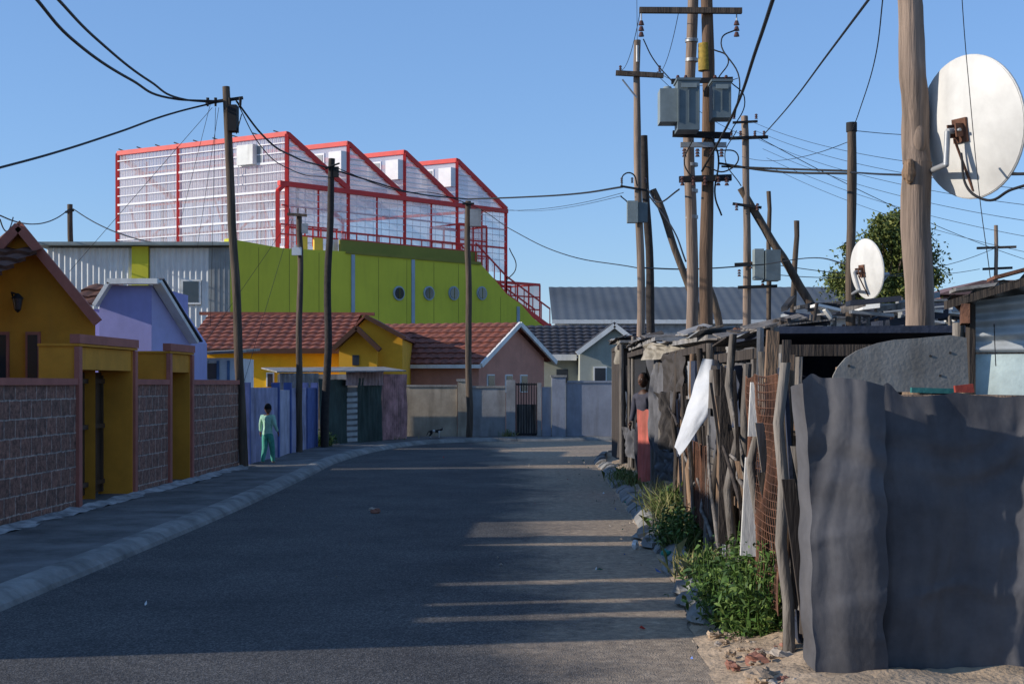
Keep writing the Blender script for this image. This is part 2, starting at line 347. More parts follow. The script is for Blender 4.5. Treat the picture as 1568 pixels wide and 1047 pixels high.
# ---------------------------------------------------------------- lavender house
h=E('lavender_house',-7.5,27)
mb=MB(); D=26.6
x0,x1,x2=GX(152,D),GX(232,D),GX(290,D+1.2)
zt=HZ(437,D); ze=HZ(520,D)
LL=M('lavender_lit',(.42,.41,.66),.9,.12,2,.1,50)  # lighter copy of the lavender, the gable's lit side painted in
mb.prism([(x0,D,0),(x1,D,0),(x1,D,zt),(GX(168,D),D,zt),(x0,D,HZ(470,D))],(0,3,0),LAV)
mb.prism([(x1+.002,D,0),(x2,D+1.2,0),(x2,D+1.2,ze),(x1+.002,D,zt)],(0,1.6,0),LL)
mb.build('walls',h)
tb=MB(); tb.beam(S(146,468,D-.1),S(168,433,D-.1),.25,.07,WHITEP); tb.beam(S(166,431,D-.1),S(243,431,D-.1),.25,.10,WHITEP)
tb.beam(S(240,431,D-.08),S(297,524,D+1.2),.2,.07,WHITEP)
tb.beam(S(240,427,D-.02),S(300,523,D+1.3),.3,.03,TILD); tb.build('fascia',h)
rb=MB(); a=S(96,468,D+.5); rb.tile(a,S(152,468,D+.5)-a,V((.25,.9,.45)),TILB); rb.box(GX(100,D),GX(150,D),D+.7,D+3,0,HZ(470,D),LAV); rb.build('roof',h)
sh=E('lean_to_shack',GX(325,30),30); mb=MB(); mb.box(GX(292,30),GX(362,30),30,32,0,HZ(548,30),WHITEP)
mb.box(GX(318,30),GX(332,30),29.96,29.998,HZ(580,30),HZ(556,30),GLASS)
FB=M('faded_blue',(.12,.2,.33),.8,.3,4)
for i in range(4): mb.box(GX(300+i*16,30),GX(304+i*16,30),29.97,29.999,0,HZ(552,30),FB)
mb.obox(S(288,544,29.7),(S(366,540,29.7)-S(288,544,29.7)),(0,2.5,.1),(0,0,.05),CORO); mb.build('walls',sh)

# ---------------------------------------------------------------- arts centre
ac=E('arts_centre',-6,62)
u=V((.695,.719,0)); w=V((-.857,.515,0)); O=V((GX(440,60),60,0))
def Q(t,s,z): return O+u*t+w*s+V((0,0,z))
fr=MB(); pan=MB(); sl=MB()
POLY=trans_mat('polycarbonate',(.88,.83,.85),.62); POLR=trans_mat('polycarbonate_side',(.78,.74,.80),.55)
SLW=M('white_slats',(.78,.77,.79),.6,.1,bump=0)
nb=4; bl=3.3; HT=12.1; HL=10.1; HB=7.0; SL=10.0
def qd(mbb,a,b,c,d,mat): mbb.add([a,b,c,d],[(0,1,2,3)],mat)
qd(pan,Q(0,0,HB),Q(0,SL,HB),Q(0,SL,HT-.05),Q(0,0,HT-.05),POLY)
for s_ in (0,SL): 
    for k in range(nb):
        a=k*bl; pan.add([Q(a,s_,HB),Q(a+bl,s_,HB),Q(a+bl,s_,HL),Q(a,s_,HT)],[(0,1,2,3)],POLR)
for k in range(nb):
    a=k*bl
    qd(pan,Q(a,0,HT+.02),Q(a+bl,0,HL+.02),Q(a+bl,SL,HL+.02),Q(a,SL,HT+.02),POLR)
    if k: qd(pan,Q(a,0,HL),Q(a,0,HT),Q(a,SL,HT),Q(a,SL,HL),POLY)
    for s_ in (0,SL):
        fr.beam(Q(a,s_,HT),Q(a+bl,s_,HL),.20,.21,RED); fr.beam(Q(a,s_,HB),Q(a,s_,HT+.05),.14,.14,RED)
        fr.beam(Q(a+bl/2,s_,HB),Q(a+bl/2,s_,HL),.08,.08,RED)
    fr.beam(Q(a,-.02,HT+.02),Q(a,SL,HT+.02),.18,.20,RED)
    fr.beam(Q(a+bl*.03,-.04,HT-.65),Q(a+bl*.34,-.04,HT-.65),.05,.05,SLW)
    for j in range(1,9):
        z=HL+(HT-HL)*j/9; e=a+bl*(1-j/9)
        sl.beam(Q(a,-.03,z),Q(e,-.03,z),.02,.04,SLW)
    p=Q(a,1.3,HT-1.15)
    sl.obox(p-u*.05,u*.04,w*.75,V((0,0,.85)),SLW); sl.obox(p-u*.07+w*.07+V((0,0,.07)),u*.02,w*.6,V((0,0,.7)),CORG)
    if k: sl.obox(Q(a-.4,.0,HT-1.25),u*.35,w*.7,V((0,0,.9)),SLW)
fr.beam(Q(nb*bl,0,HB-1.5),Q(nb*bl,0,HL),.16,.16,RED); fr.beam(Q(nb*bl,SL,HB),Q(nb*bl,SL,HL),.14,.14,RED); fr.beam(Q(nb*bl,0,HL),Q(nb*bl,SL,HL),.14,.14,RED)
fr.beam(Q(-.5,-.06,HL-.1),Q(nb*bl,-.06,HL-.1),.20,.20,RED); fr.beam(Q(-.3,0,9.1),Q(nb*bl,0,9.1),.06,.06,RED)
fr.beam(Q(0,0,8.2),Q(nb*bl,0,8.2),.08,.08,RED)
for j in range(1,9): sl.beam(Q(0,-.03,HL-.3*j-.1),Q(nb*bl,-.03,HL-.3*j-.1),.02,.035,SLW)
for j in range(28): sl.beam(Q(j*bl*nb/28,-.02,HB),Q(j*bl*nb/28,-.02,HL),.02,.02,SLW)
fr.beam(Q(-.6,-.1,HB),Q(-.6,-.1,HL-.45),.16,.16,RED); fr.beam(Q(-.6,-.1,HL-.45),Q(-.2,-.08,HL-.1),.16,.16,RED)
for s_ in (0,6.2,SL): fr.beam(Q(-.03,s_,HB),Q(-.03,s_,HT),.15,.15,RED)
fr.beam(Q(-.03,0,HT-.35),Q(-.03,SL,HT-.35),.04,.06,RED)
for j in range(46): sl.beam(Q(-.05,j*SL/46,HB),Q(-.05,j*SL/46,HT-.1),.02,.025,SLW)
for j in range(13): sl.beam(Q(-.07,0,HB+.35+j*.4),Q(-.07,SL,HB+.35+j*.4),.03,.045 if j%3 else .09,SLW)
IR=M('inner_red',(.55,.14,.13),.6,.1,bump=0)
for j in range(7): sl.beam(Q(.4,1.0+j*1.3,HB+.4+(j%2)*1.4),Q(.4,1.9+j*1.3,HB+2.6-(j%2)*1.4),.07,.07,IR)
for z in (8.3,9.7,11.2): sl.beam(Q(.5,.5,z),Q(.5,SL-.5,z),.06,.08,IR)
for s_ in (2.2,4.2,7.6,8.8): sl.beam(Q(.5,s_,HB),Q(.5,s_,HT-.4),.07,.07,IR)
for j in range(9): fr.beam(Q(0,.4+j*1.15,HT+.1),Q(0,.75+j*1.15,HT+.22),.05,.05,DARK)
sl.obox(Q(-.3,1.6,HT-1.15),w*.9,u*.25,V((0,0,.85)),WHITEP); fr.beam(Q(-.2,2.5,HT-1.15),Q(-.2,2.5,HB+3),.04,.04,SLW)
for k in range(1,6): fr.beam(Q(1.5,k*2-1,HB),Q(1.5,k*2-1,HL),.12,.12,CORG)
pan.build('translucent_cladding',ac); sl.build('louvres',ac)
G0=V((GX(350,55),55,0)); n_=V((-.719,.695,0))
def W_(t,z,o=0): return G0+u*t+V((0,0,z))+n_*o
for i in range(14):
    t=6.2+i*.62; fr.beam(W_(t,7.1,.5),W_(t,7.95,.5),.05,.05,RED)
for z in (7.35,7.65,7.95): fr.beam(W_(6.0,z,.5),W_(14.4,z,.5),.05,.05,RED)
for i in range(8): fr.beam(W_(3.2+i*.42,7.3,1.0),W_(3.2+i*.42,8.1,1.0),.06,.06,RED)
for z in (7.7,8.1): fr.beam(W_(3.2,z,1.0),W_(6.2,z,1.0),.06,.06,RED)
yb=MB(); YE=M('yellow_panel',(.75,.5,.06),.6,.1)
for t in (4.0,4.8,5.6): yb.obox(W_(t,7.1,.8),u*.45,n_*.1,V((0,0,.55)),YE if t<5 else WHITEP)
yb.build('terrace_panels',ac)
for a,b,z0,z1 in ((13.6,15.6,7.1,5.7),(15.6,18.6,5.7,4.3)):
    for o in (.2,1.2):
        fr.beam(W_(a,z0,o),W_(b,z1,o),.06,.22,RED); fr.beam(W_(a,z0+.9,o),W_(b,z1+.9,o),.06,.06,RED)
        for i in range(6): 
            t=a+(b-a)*i/5; z=z0+(z1-z0)*i/5; fr.beam(W_(t,z,o),W_(t,z+.9,o),.05,.05,RED)
MR=trans_mat('red_mesh',(.45,.05,.05),.45)
for (t0,t1,z0,z1,nn) in ((16.2,19.4,4.6,6.45,5),(16.6,20.2,3.4,4.5,5),(13.9,15.7,6.9,9.0,3)):
    for o in (1.6,3.6):
        for k in range(4): z=z0+(z1-z0)*k/3; fr.beam(W_(t0,z,o),W_(t1,z,o),.07,.07 if k%3 else .13,RED)
        for i in range(nn): fr.beam(W_(t0+(t1-t0)*i/(nn-1),z0-1.5,o),W_(t0+(t1-t0)*i/(nn-1),z1,o),.08,.08,RED)
    for t in (t0,t1):
        for z in (z0,z1): fr.beam(W_(t,z,1.6),W_(t,z,3.6),.07,.07,RED)
    pm=MB(); pm.add([W_(t0,z0,1.65),W_(t1,z0,1.65),W_(t1,z1,1.65),W_(t0,z1,1.65)],[(0,1,2,3)],MR); pm.build('stair_mesh_panel',ac)
fr.build('red_steel_frame',ac)
gw=MB()
prof=[(0,0),(0,7.2),(2.6,7.0),(6.2,7.1),(13.7,7.05),(14.6,6.4),(15.4,5.75),(16.4,5.3),(17.2,4.7),(18.0,4.3),(18.0,0)]
gw.prism([W_(t,z) for t,z in prof],n_*.3,GRN)
gw.obox(W_(0,6.5,.31),u*14,n_*4,V((0,0,.1)),CORG)
gw.obox(W_(5.8,7.1,.3),u*8,n_*.15,V((0,0,.5)),OLI); gw.obox(W_(5.8,7.0,-.06),u*7.9,n_*.05,V((0,0,.13)),OLI)
for px in (540,632,716,793):
    k=(px-784)/F; t=(G0.x-k*55)/(k*.719-.695); gw.obox(W_(t-.09,0,-.045),u*.18,n_*.04,V((0,0,6.98 if px<750 else 5.2)),BLUS)
for t in (1.4,2.9,4.4,7.6,9.2,10.8,12.3,15): gw.obox(W_(t,0,-.006),u*.02,n_*.005,V((0,0,5.6 if t>14 else 6.95)),OLI)
gw.build('lime_wall',ac)
pw=MB()
for px in (610,656,694,737):
    k=(px-784)/F; t=(G0.x-k*55)/(k*.719-.695); c=W_(t,HZ(449,55+.719*t),0)
    pw.cyl(c-n_*.07,c,.31,.31,BLUS,24); pw.cyl(c-n_*.09,c-n_*.03,.25,.25,GLASS,24)
    pw.beam(c-n_*.095-V((0,0,.24)),c-n_*.095+V((0,0,.24)),.03,.02,OLI)
pw.build('portholes',ac)
cw=MB(); D=54.9; xa,xb=GX(72,D),GX(352,D)
cw.box(xa,xb-.02,D+.06,D+9,0,HZ(378,D),CORG)
cw.corr((GX(72,D),D,0),(GX(203,D)-GX(72,D),0,0),(0,0,HZ(380,D)),CORW,.22,.03)
cw.corr((GX(229,D),D,0),(GX(320,D)-GX(229,D),0,0),(0,0,HZ(380,D)),CORW,.22,.03)
cw.box(GX(320,D),xb-.01,D-.05,D+.05,0,HZ(380,D),M('grey_panel',(.25,.27,.27),.7,.15))
for i in range(3): cw.box(GX(328+i*8,D),GX(329+i*8,D),D-.07,D-.052,0,HZ(382,D),CORG)
cw.box(GX(203,D),GX(228,D),D-.15,D+.05,0,HZ(378,D),M('lime_strip',(.55,.52,.04),.8,.1))
cw.box(xa-.4,xb+.1,D-.5,D+9.5,HZ(377,D),HZ(372,D),XFML)
cw.box(GX(278,D),GX(308,D),D-.09,D-.035,HZ(466,D),HZ(428,D),WHITEP); cw.box(GX(281,D),GX(305,D),D-.1,D-.092,HZ(463,D),HZ(431,D),GLASS)
cw.build('corrugated_wing',ac)

# ---------------------------------------------------------------- yellow house
h=E('yellow_house',-7,46); D=44
def hx(px): return GX(px,D)
mb=MB(); mb.box(hx(280),hx(526),D,D+5,0,2.62,YEL)
pt=[(hx(526)+.003,D-1,0),(hx(620),D-1,0),(hx(620),D-1,HZ(519,D-1)),(hx(565),D-1,HZ(488,D-1)),(hx(526)+.003,D-1,HZ(528,D-1))]
OR2=M('yellow_plaster_shaded',(.72,.37,.03),.9,.12,2,.1,50); mb.prism(pt,(0,5.5,0),OR2)  # the gable wing's shade is painted in as a deeper orange-yellow
mb.prism([(hx(528),D-1.5,0),(hx(584),D-1.5,0),(hx(584),D-1.5,HZ(535,D-1.5)),(hx(556),D-1.5,HZ(506,D-1.5)),(hx(528),D-1.5,HZ(532,D-1.5))],(0,.49,0),OR2)
mb.build('walls',h)
rb=MB(); a=V((hx(282),D-.35,2.62)); rb.tile(a,V((hx(528)-hx(282),0,0)),V((.25,2.7,1.2)),TILR)
rb.tile(V((hx(282),D+5.3,2.62)),V((hx(528)-hx(282),0,0)),V((.25,-2.7,1.2)),TILR)
rb.beam((hx(280),D+2.4,3.88),(hx(562),D+2.4,3.86),.2,.1,TILR)
BF=M('brown_fascia',(.08,.035,.02),.7,.2)
rb.box(hx(282),hx(528),D-.42,D-.36,2.52,2.66,BF)
y=D-1.2; rb.obox((hx(565),y,HZ(485,y)),(hx(624)-hx(565),0,HZ(519,y)-HZ(485,y)),(0,5,0),(0,0,.08),TILR); rb.obox((hx(565),y,HZ(485,y)),(hx(522)-hx(565),0,HZ(530,y)-HZ(485,y)),(0,5,0),(0,0,.08),TILR)
y=D-1.75; rb.beam((hx(556),y,HZ(502,y)),(hx(590),y,HZ(536,y)),.5,.13,BF); rb.beam((hx(556),y,HZ(502,y)),(hx(522),y,HZ(534,y)),.5,.13,BF)
y=D-1.25; rb.beam((hx(565),y,HZ(484,y)),(hx(625),y,HZ(518,y)),.1,.12,BF)
rb.build('roof',h)
wb=MB(); wb.box(hx(408),hx(420),D-.05,D-.004,1.5,HZ(570,D),WHITEP); wb.box(hx(410),hx(418),D-.07,D-.052,1.5,HZ(572,D),GLASS); wb.box(hx(548),hx(558),D-1.55,D-1.502,HZ(560,D),HZ(545,D),GLASS); wb.build('windows',h)
# ---------------------------------------------------------------- salmon house
h=E('salmon_house',-1,47); A=V((GX(733,46),46,0)); v=V((.56,.83,0)); uu=V((-.97,.24,0)); gl=3.9; L=4.6; eh=2.33; rh=3.62
mb=MB(); mid=A+v*(gl*.5)
mb.prism([A,A+v*gl,A+v*gl+V((0,0,eh+.15)),mid+V((0,0,rh-.08)),A+V((0,0,eh))],uu*L,SAL); mb.build('walls',h)
rb=MB(); e0=A-v*.3-uu*.25+V((0,0,eh-.12)); up=(mid+V((0,0,rh))-uu*.25)-e0
rb.tile(e0,uu*(L+.5),up,TILR); e1=A+v*(gl+.3)-uu*.25+V((0,0,eh+.02)); rb.tile(e1,uu*(L+.5),(mid+V((0,0,rh))-uu*.25)-e1,TILR)
rb.beam(e0-uu*.02-V((0,0,.03)),e0+up-uu*.02-V((0,0,.03)),.08,.15,WHITEP); rb.beam(e1-uu*.02-V((0,0,.03)),mid+V((0,0,rh-.03))-uu*.27,.08,.15,WHITEP)
rb.beam(e0-V((0,0,.06)),e0+uu*(L+.5)-V((0,0,.06)),.08,.12,WHITEP); rb.build('roof',h)
wb=MB()
for t in (.45,1.5,2.4):
    c=A+v*t+V((0,0,1.3)); wb.obox(c+uu*-.03,v*.42,uu*.04,V((0,0,.6)),WHITEP); wb.obox(c+uu*-.05+v*.04+V((0,0,.04)),v*.34,uu*.018,V((0,0,.52)),GLASS)
wb.build('windows',h)
# ---------------------------------------------------------------- dark roofed house
h=E('grey_roofed_house',3,53); D=52
mb=MB(); PG=M('pale_green_plaster',(.36,.38,.33),.9,.15,2,.1,dirt=.2)
mb.box(GX(800,D),GX(1000,D),D,D+5,0,HZ(548,D),PG)
mb.prism([(GX(885,D),D-1.5,0),(GX(985,D),D-1.5,0),(GX(985,D),D-1.5,HZ(542,D)),(GX(936,D),D-1.5,HZ(504,D)),(GX(885,D),D-1.5,HZ(542,D))],(0,1.49,0),PG); mb.build('walls',h)
rb=MB(); rb.tile((GX(796,D),D-.4,HZ(546,D)),(GX(1000,D)-GX(796,D),0,0),(0,2.8,1.22),TILD)
rb.box(GX(796,D),GX(882,D),D-.48,D-.41,HZ(552,D),HZ(543,D),WHITEP)
for pa in (990,880): 
    rb.beam((GX(936,D),D-1.7,HZ(501,D)),(GX(pa,D),D-1.7,HZ(543,D)),.1,.16,WHITEP)
    rb.obox((GX(936,D),D-1.65,HZ(499,D)),(GX(pa,D)-GX(936,D),0,HZ(541,D)-HZ(499,D)),(0,3.6,0),(0,0,.08),TILD)
rb.build('roof',h)
wb=MB(); wb.box(GX(905,D),GX(925,D),D-1.56,D-1.504,HZ(585,D),HZ(562,D),WHITEP); wb.box(GX(907,D),GX(923,D),D-1.58,D-1.562,HZ(583,D),HZ(564,D),GLASS); wb.box(GX(852,D),GX(870,D),D-.06,D-.004,HZ(585,D),HZ(565,D),GLASS); wb.build('windows',h)
# ---------------------------------------------------------------- warehouse + distant
h=E('warehouse',8,115); mb=MB(); D=110; ROOFB=M('dull_grey_roof',(.10,.115,.13),.8,.25,.15,.02)
mb.box(GX(850,D),GX(1300,D),D,D+20,0,HZ(494,D),CORG); mb.build('walls',h)
rb=MB(); rb.corr((GX(845,D),D-.5,HZ(490,D)),(GX(1330,D)-GX(845,D),0,0),(0,10,HZ(440,D+10)-HZ(490,D)),ROOFB,.8,.015)
rb.box(GX(845,D),GX(1330,D),D-.6,D-.55,HZ(496,D),HZ(490,D),CORW); rb.build('roof',h)
mb=MB(); D=130; HR=M('hazy_roof',(.20,.12,.11),.8,.2)
mb.box(GX(1440,D),GX(1640,D),D,D+10,0,HZ(454,D),HR); mb.prism([(GX(1430,D),D-1,HZ(452,D)),(GX(1500,D),D-1,HZ(430,D)),(GX(1650,D),D-1,HZ(430,D)),(GX(1650,D),D-1,HZ(452,D))],(0,12,0),HR); mb.build('distant_building')
# ---------------------------------------------------------------- far wall
fw=E('far_boundary_wall',1,41); D=40.9
W1=M('tan_plaster_lit',(.42,.355,.27),.95,.3,1.5,.3,30,dirt=.45); W2=M('grey_plaster_shaded',(.31,.31,.31),.95,.35,1.2,.3,30,dirt=.5); W3=M('blue_plaster_shaded',(.29,.31,.36),.95,.25,1.2,.3,30,dirt=.3)  # wall tones include painted light: sunlit warm tan, bluish shade on the rest
mb=MB()
def fwx(a,b,z,mat,t=.18,f=0): mb.box(GX(a,D),GX(b,D),D-f,D+t,0,z,mat)
fwx(621,700,1.5,W1); fwx(701,716,1.66,W1,.25,.07); fwx(717,774,1.47,W2); fwx(775,789,1.7,W2,.25,.07); fwx(823,829,1.62,W2,.2,.05); fwx(830,844,1.5,W3); fwx(845,866,1.78,W3,.25,.08); fwx(867,1060,1.62,W3)
mb.box(GX(621,D),GX(700,D),D-.03,D+.21,1.502,1.56,CONC); mb.box(GX(717,D),GX(774,D),D-.03,D+.21,1.472,1.53,CONC); mb.box(GX(843,D),GX(868,D),D-.11,D+.28,1.782,1.84,CONC); mb.box(GX(868.5,D),GX(1060,D),D-.03,D+.21,1.622,1.68,W3); mb.box(GX(699,D),GX(717,D),D-.1,D+.21,1.662,1.73,CONC)
mb.build('wall_panels',fw)
gm=MB()
for i in range(9): gm.cyl((GX(790+i*4,D),D+.05,.15),(GX(790+i*4,D),D+.05,1.62),.014,.014,DARK,6)
gm.box(GX(789.5,D),GX(822.5,D),D+.03,D+.07,1.55,1.6,DARK); gm.box(GX(789.5,D),GX(822.5,D),D+.03,D+.07,.12,.17,DARK); gm.box(GX(791,D),GX(821,D),D+.08,D+.12,.1,1.0,WOODG)
gm.build('gate',fw)
# ---------------------------------------------------------------- left middle
pf=E('lavender_fence_wall',-4.8,30); mb=MB(); LV2=M('faded_lavender',(.36,.35,.50),.9,.4,2,.2,dirt=.5); BL2=M('blue_post',(.09,.13,.33),.7,.3,3)
def seg(mb,a,b,z0,z1,mat,t=.12,o=0): 
    p=V((lw(a)+o,a,z0)); q=V((lw(b)+o,b,z0)); mb.obox(p,V((-t,0,0)),q-p,V((0,0,z1-z0)),mat)
seg(mb,26.65,29.3,0,1.52,LV2); seg(mb,29.43,30.6,0,1.46,M('pale_lavender',(.45,.44,.54),.9,.3,2,.2,dirt=.4)); seg(mb,30.73,32.6,0,1.5,LV2); seg(mb,32.73,33.9,0,1.5,BL2)
for d in (26.52,29.3,30.6,32.6,33.9): seg(mb,d,d+.12,0,1.62,BL2,.16,.03)
mb.build('panels',pf)
ts=E('tarpaulin_shack',-4,37); mb=MB(); TG=M('dark_green_tarp',(.035,.06,.052),.7,.4,2,.2,15); PK=M('faded_pink',(.50,.27,.26),.9,.5,3,.2,dirt=.6)
mb.box(GX(425,38.9),GX(612,38.9),38.9,40.3,0,1.85,CORO); mb.box(GX(440,35.6),GX(440,35.6)+.1,35.6,38.8,0,1.8,CORO)
def cl(p0,p1,z0,z1,mat,amp=.06,fq=9,n=40): 
    p0,p1=V(p0),V(p1); d=(p1-p0); nn=V((d.y,-d.x,0)).normalized(); sd=R.random()*50
    mb_.grid(lambda a,b: p0+d*a+V((0,0,z0+(z1-z0)*b+.04*noise.noise(V((a*4,sd,b)))))+nn*(amp*noise.noise(V((a*fq,b*1.3,sd)))+amp*.5*noise.noise(V((a*fq*2.5,b*4,sd)))),n,20,mat)
mb_=mb
cl((GX(488,34.6),34.7,0),(GX(531,36.2),36.2,0),.08,1.7,TG); cl((GX(548,36.4),36.4,0),(GX(585,37.5),37.5,0),.08,1.75,TG); 
mb.box(GX(531,36.45),GX(548,36.45),36.45,36.5,0,1.5,CORG)
for i in range(9): mb.obox((GX(531.5,36.2),36.15,.12+i*.145),(GX(547,36.2)-GX(531.5,36.2),0,.015),(0,.06,0),(0,0,.085),WHITEP)
mb.corr((GX(584,37.6),37.6,.1),(GX(622,38.8)-GX(584,37.6),1.2,0),(0,0,1.75),PK,.1,.015,.05)
mb.corr((GX(530,36),35.9,1.55),(GX(586,37.4)-GX(530,36),1.45,0),(0,.1,.38),M('pink_white_sheet',(.5,.36,.36),.8,.3,3,dirt=.4),.16,.03,.05)
mb.obox((GX(424,34.0),34.0,1.86),(2.9,2.6,.05),(-.8,2.4,.12),(0,0,.03),CORO)
mb.corr((GX(427,34.2),34.2,1.45),(GX(490,35.0)-GX(427,34.2),.5,0),(0,0,.4),CORO,.12,.02,.05)
mb.build('walls',ts)
# ---------------------------------------------------------------- poles
def pole(name,base,top,r0,r1,mat=WOOD,wob=.06):
    e=E(name,base[0],base[1]); m=MB(); m.cyl(base,top,r0,r1,mat,14,14,wob); return e,m
INS=M('insulator',(.10,.05,.04),.3,.1,bump=0)
def ins(m,c,l=.16,r=.035,d=(0,0,1)):
    c=V(c); d=V(d); 
    for i in range(3): m.cyl(c+d*(l*i/3),c+d*(l*(i+.75)/3),r,r*.55,INS,8)
DA=25.8; b=(GX(374,DA),DA,0); t=S(346,133,DA); e,m=pole('utility_pole',b,t,.085,.068)
m.build('pole',e); m=MB(); c=S(360,182,DA); m.box(c.x-.09,c.x+.06,DA-.2,DA+.05,c.z-.25,c.z+.22,DARK); m.beam(S(315,158,DA),S(372,150,DA),.06,.05,DARK)
for px in (318,330,352,368): m.cyl(S(px,150,DA-.08),S(px,163,DA-.08),.03,.02,DARK,6)
m.cyl(S(362,205,DA-.1),S(370,175,DA-.3),.01,.01,DARK,6); m.build('fittings',e)
DB=31.4; e,m=pole('utility_pole',(GX(458,DB),DB,0),S(458,328,DB),.075,.06,WOOD)
m.build('pole',e); m=MB(); m.beam(S(440,328,DB-.1),S(470,330,DB-.1),.06,.06,WOOD); m.box(GX(449,DB),GX(463,DB),DB-.22,DB-.08,HZ(392,DB),HZ(380,DB),CORW)
for px in (443,456,468): ins(m,S(px,326,DB-.1),.1,.025)
m.box(GX(463,DB),GX(472,DB),DB-.12,DB-.05,HZ(358,DB),HZ(343,DB),CORG); m.build('fittings',e)
BKP=M('black_pole',(.045,.037,.033),.9,.4,10,.4)
DC=33.8; e,m=pole('utility_pole',(GX(497,DC),DC,0),S(508,243,DC),.10,.075,BKP)
m.build('pole',e); m=MB(); m.box(GX(511,DC),GX(519,DC),DC-.1,DC,HZ(272,DC),HZ(256,DC),DARK); m.cyl(S(498,258,DC-.1),S(520,250,DC-.1),.03,.02,DARK); m.build('fittings',e)
DD=39.6; e,m=pole('utility_pole',(GX(718,DD),DD,0),S(717,308,DD),.095,.08)
m.build('pole',e); m=MB(); m.box(GX(720,DD),GX(737,DD),DD-.3,DD-.1,HZ(348,DD),HZ(322,DD),CORG); m.cyl(S(708,312,DD-.1),S(726,312,DD-.1),.03,.03,DARK); m.build('fittings',e)
DE=70; e,m=pole('utility_pole',(GX(114,DE),DE,0),S(107,313,DE),.16,.13); m.beam(S(100,325,DE-.1),S(113,322,DE-.1),.1,.1,DARK); m.build('pole',e)
DF=30; e,m=pole('utility_pole',(GX(984,DF),DF,0),S(976,62,DF),.095,.07,WOODL); m.build('pole',e)
m=MB(); m.beam(S(943,112,DF-.12),S(1016,116,DF-.12),.09,.1,WOOD); m.beam(S(953,122,DF-.15),S(975,150,DF-.12),.03,.03,STEEL)
for px in (950,1010): ins(m,S(px,110,DF-.12),.14,.035)
m.cyl(S(976,95,DF-.1),S(976,70,DF-.1),.03,.03,STEEL,6); 
m.box(GX(959,DF),GX(975,DF),DF-.3,DF-.1,HZ(343,DF),HZ(310,DF),XFML); m.box(GX(975.5,DF),GX(990,DF),DF-.25,DF-.08,HZ(342,DF),HZ(312,DF),XFMR)
m.beam(S(950,285,DF-.1),S(992,292,DF-.1),.05,.04,DARK); 
for px in (952,968,988): ins(m,S(px,280,DF-.15),.12,.03)
m.build('fittings',e)
e,m=pole('timber_prop_pole',(GX(1005,31),31,0),S(986,208,31),.10,.08,BKP); m.build('pole',e)
e,m=pole('timber_prop_pole',(GX(1118,30),30,HZ(520,30)-1.2),S(1000,290,30),.09,.07,WOOD); m.build('pole',e)
DG=24; e=E('transformer_pole_structure',GX(1070,DG),DG)
m=MB(); m.cyl((GX(1057,DG),DG,0),(GX(1060,DG),DG,9.4),.105,.085,WOODL,16,18,.07); m.cyl((GX(1076,DG),DG-.45,0),(GX(1080,DG),DG-.45,9.6),.115,.095,M('pole_wood_brown',(.16,.10,.065),.9,.5,12,.6,60,stretch=.07,col2=(.07,.045,.03)),16,18,.07); m.build('poles',e)
m=MB(); d=DG-.6
m.beam(S(979,16,d),S(1136,17,d),.09,.09,WOOD)
for px in (982,1128):
    m.cyl(S(px,18,d),S(px,32,d),.012,.012,STEEL,6); ins(m,S(px,56,d),.28,.05)
m.beam(S(1028,125,d),S(1122,122,d),.06,.08,DARK); m.beam(S(1030,205,d),S(1118,208,d),.08,.1,DARK); m.beam(S(1040,275,d),S(1120,272,d),.09,.1,DARK); m.beam(S(1042,222,d),S(1112,222,d),.07,.08,STEEL)
for z0 in (60,90,250,290,330): m.cyl(S(1059,z0,DG),S(1059,z0+5,DG),.11,.11,STEEL,12)
for px in (1038,1050,1095,1112): ins(m,S(px,130,d-.1),.17,.035)
for px in (1045,1062,1080,1100,1113): ins(m,S(px,284,d-.1),.16,.04)
for px in (1048,1068,1090,1105): ins(m,S(px,240,d-.12),.14,.04)
m.build('crossarms',e)
m=MB()
def tank(a,b,y0,y1,dd,dep,mat):
    xa,xb,za,zb=GX(a,dd),GX(b,dd),HZ(y1,dd),HZ(y0,dd)
    m.box(xa,xb,dd-dep,dd,za,zb,mat); m.box(xa-.02,xb+.02,dd-dep-.02,dd+.02,zb+.002,zb+.04,mat)
    n=max(2,int((xb-xa)/.12))
    for i in range(n+1): m.box(xa+.01+(xb-xa-.032)*i/n,xa+.01+(xb-xa-.032)*i/n+.012,dd-dep-.018,dd-dep-.002,za+.12,zb-.14,mat)
    m.box(xa+.05,xb-.05,dd-dep-.03,dd-dep-.019,zb-.12,zb-.05,XFML)
tank(1033,1066,132,206,d-.1,.45,XFMR); tank(1086,1114,133,187,d-.12,.4,XFMR)
xa,xb=GX(1006,d),GX(1032,d); m.box(xa,xb,d-.5,d-.1,HZ(195,d),HZ(145,d),XFML); m.cyl(((xa+xb)/2,d-.3,HZ(145,d)),((xa+xb)/2,d-.3,HZ(139,d)),.1,.06,XFML)
c=V((GX(1079,DG-.45),DG-.45,HZ(95,DG))); m.cyl(c-V((0,0,.25)),c+V((0,0,.2)),.108,.108,M('warning_yellow',(.33,.22,.03),.7,.4,20),16)
m.build('transformers',e)
DI=38
e,m=pole('utility_pole',(GX(1147,DI),DI,0),S(1140,178,DI),.12,.09,WOODL); m.build('pole',e)
m=MB(); m.beam(S(1116,212,DI-.15),S(1176,210,DI-.15),.08,.08,DARK); m.beam(S(1122,188,DI-.15),S(1160,186,DI-.15),.06,.06,DARK); m.beam(S(1122,312,DI-.15),S(1166,318,DI-.15),.06,.07,DARK)
for px in (1120,1134,1156,1170): ins(m,S(px,208,DI-.2),.14,.045)
for px in (1124,1158): ins(m,S(px,182,DI-.2),.14,.045)
for px in (1128,1160): ins(m,S(px,322,DI-.2),.2,.05)
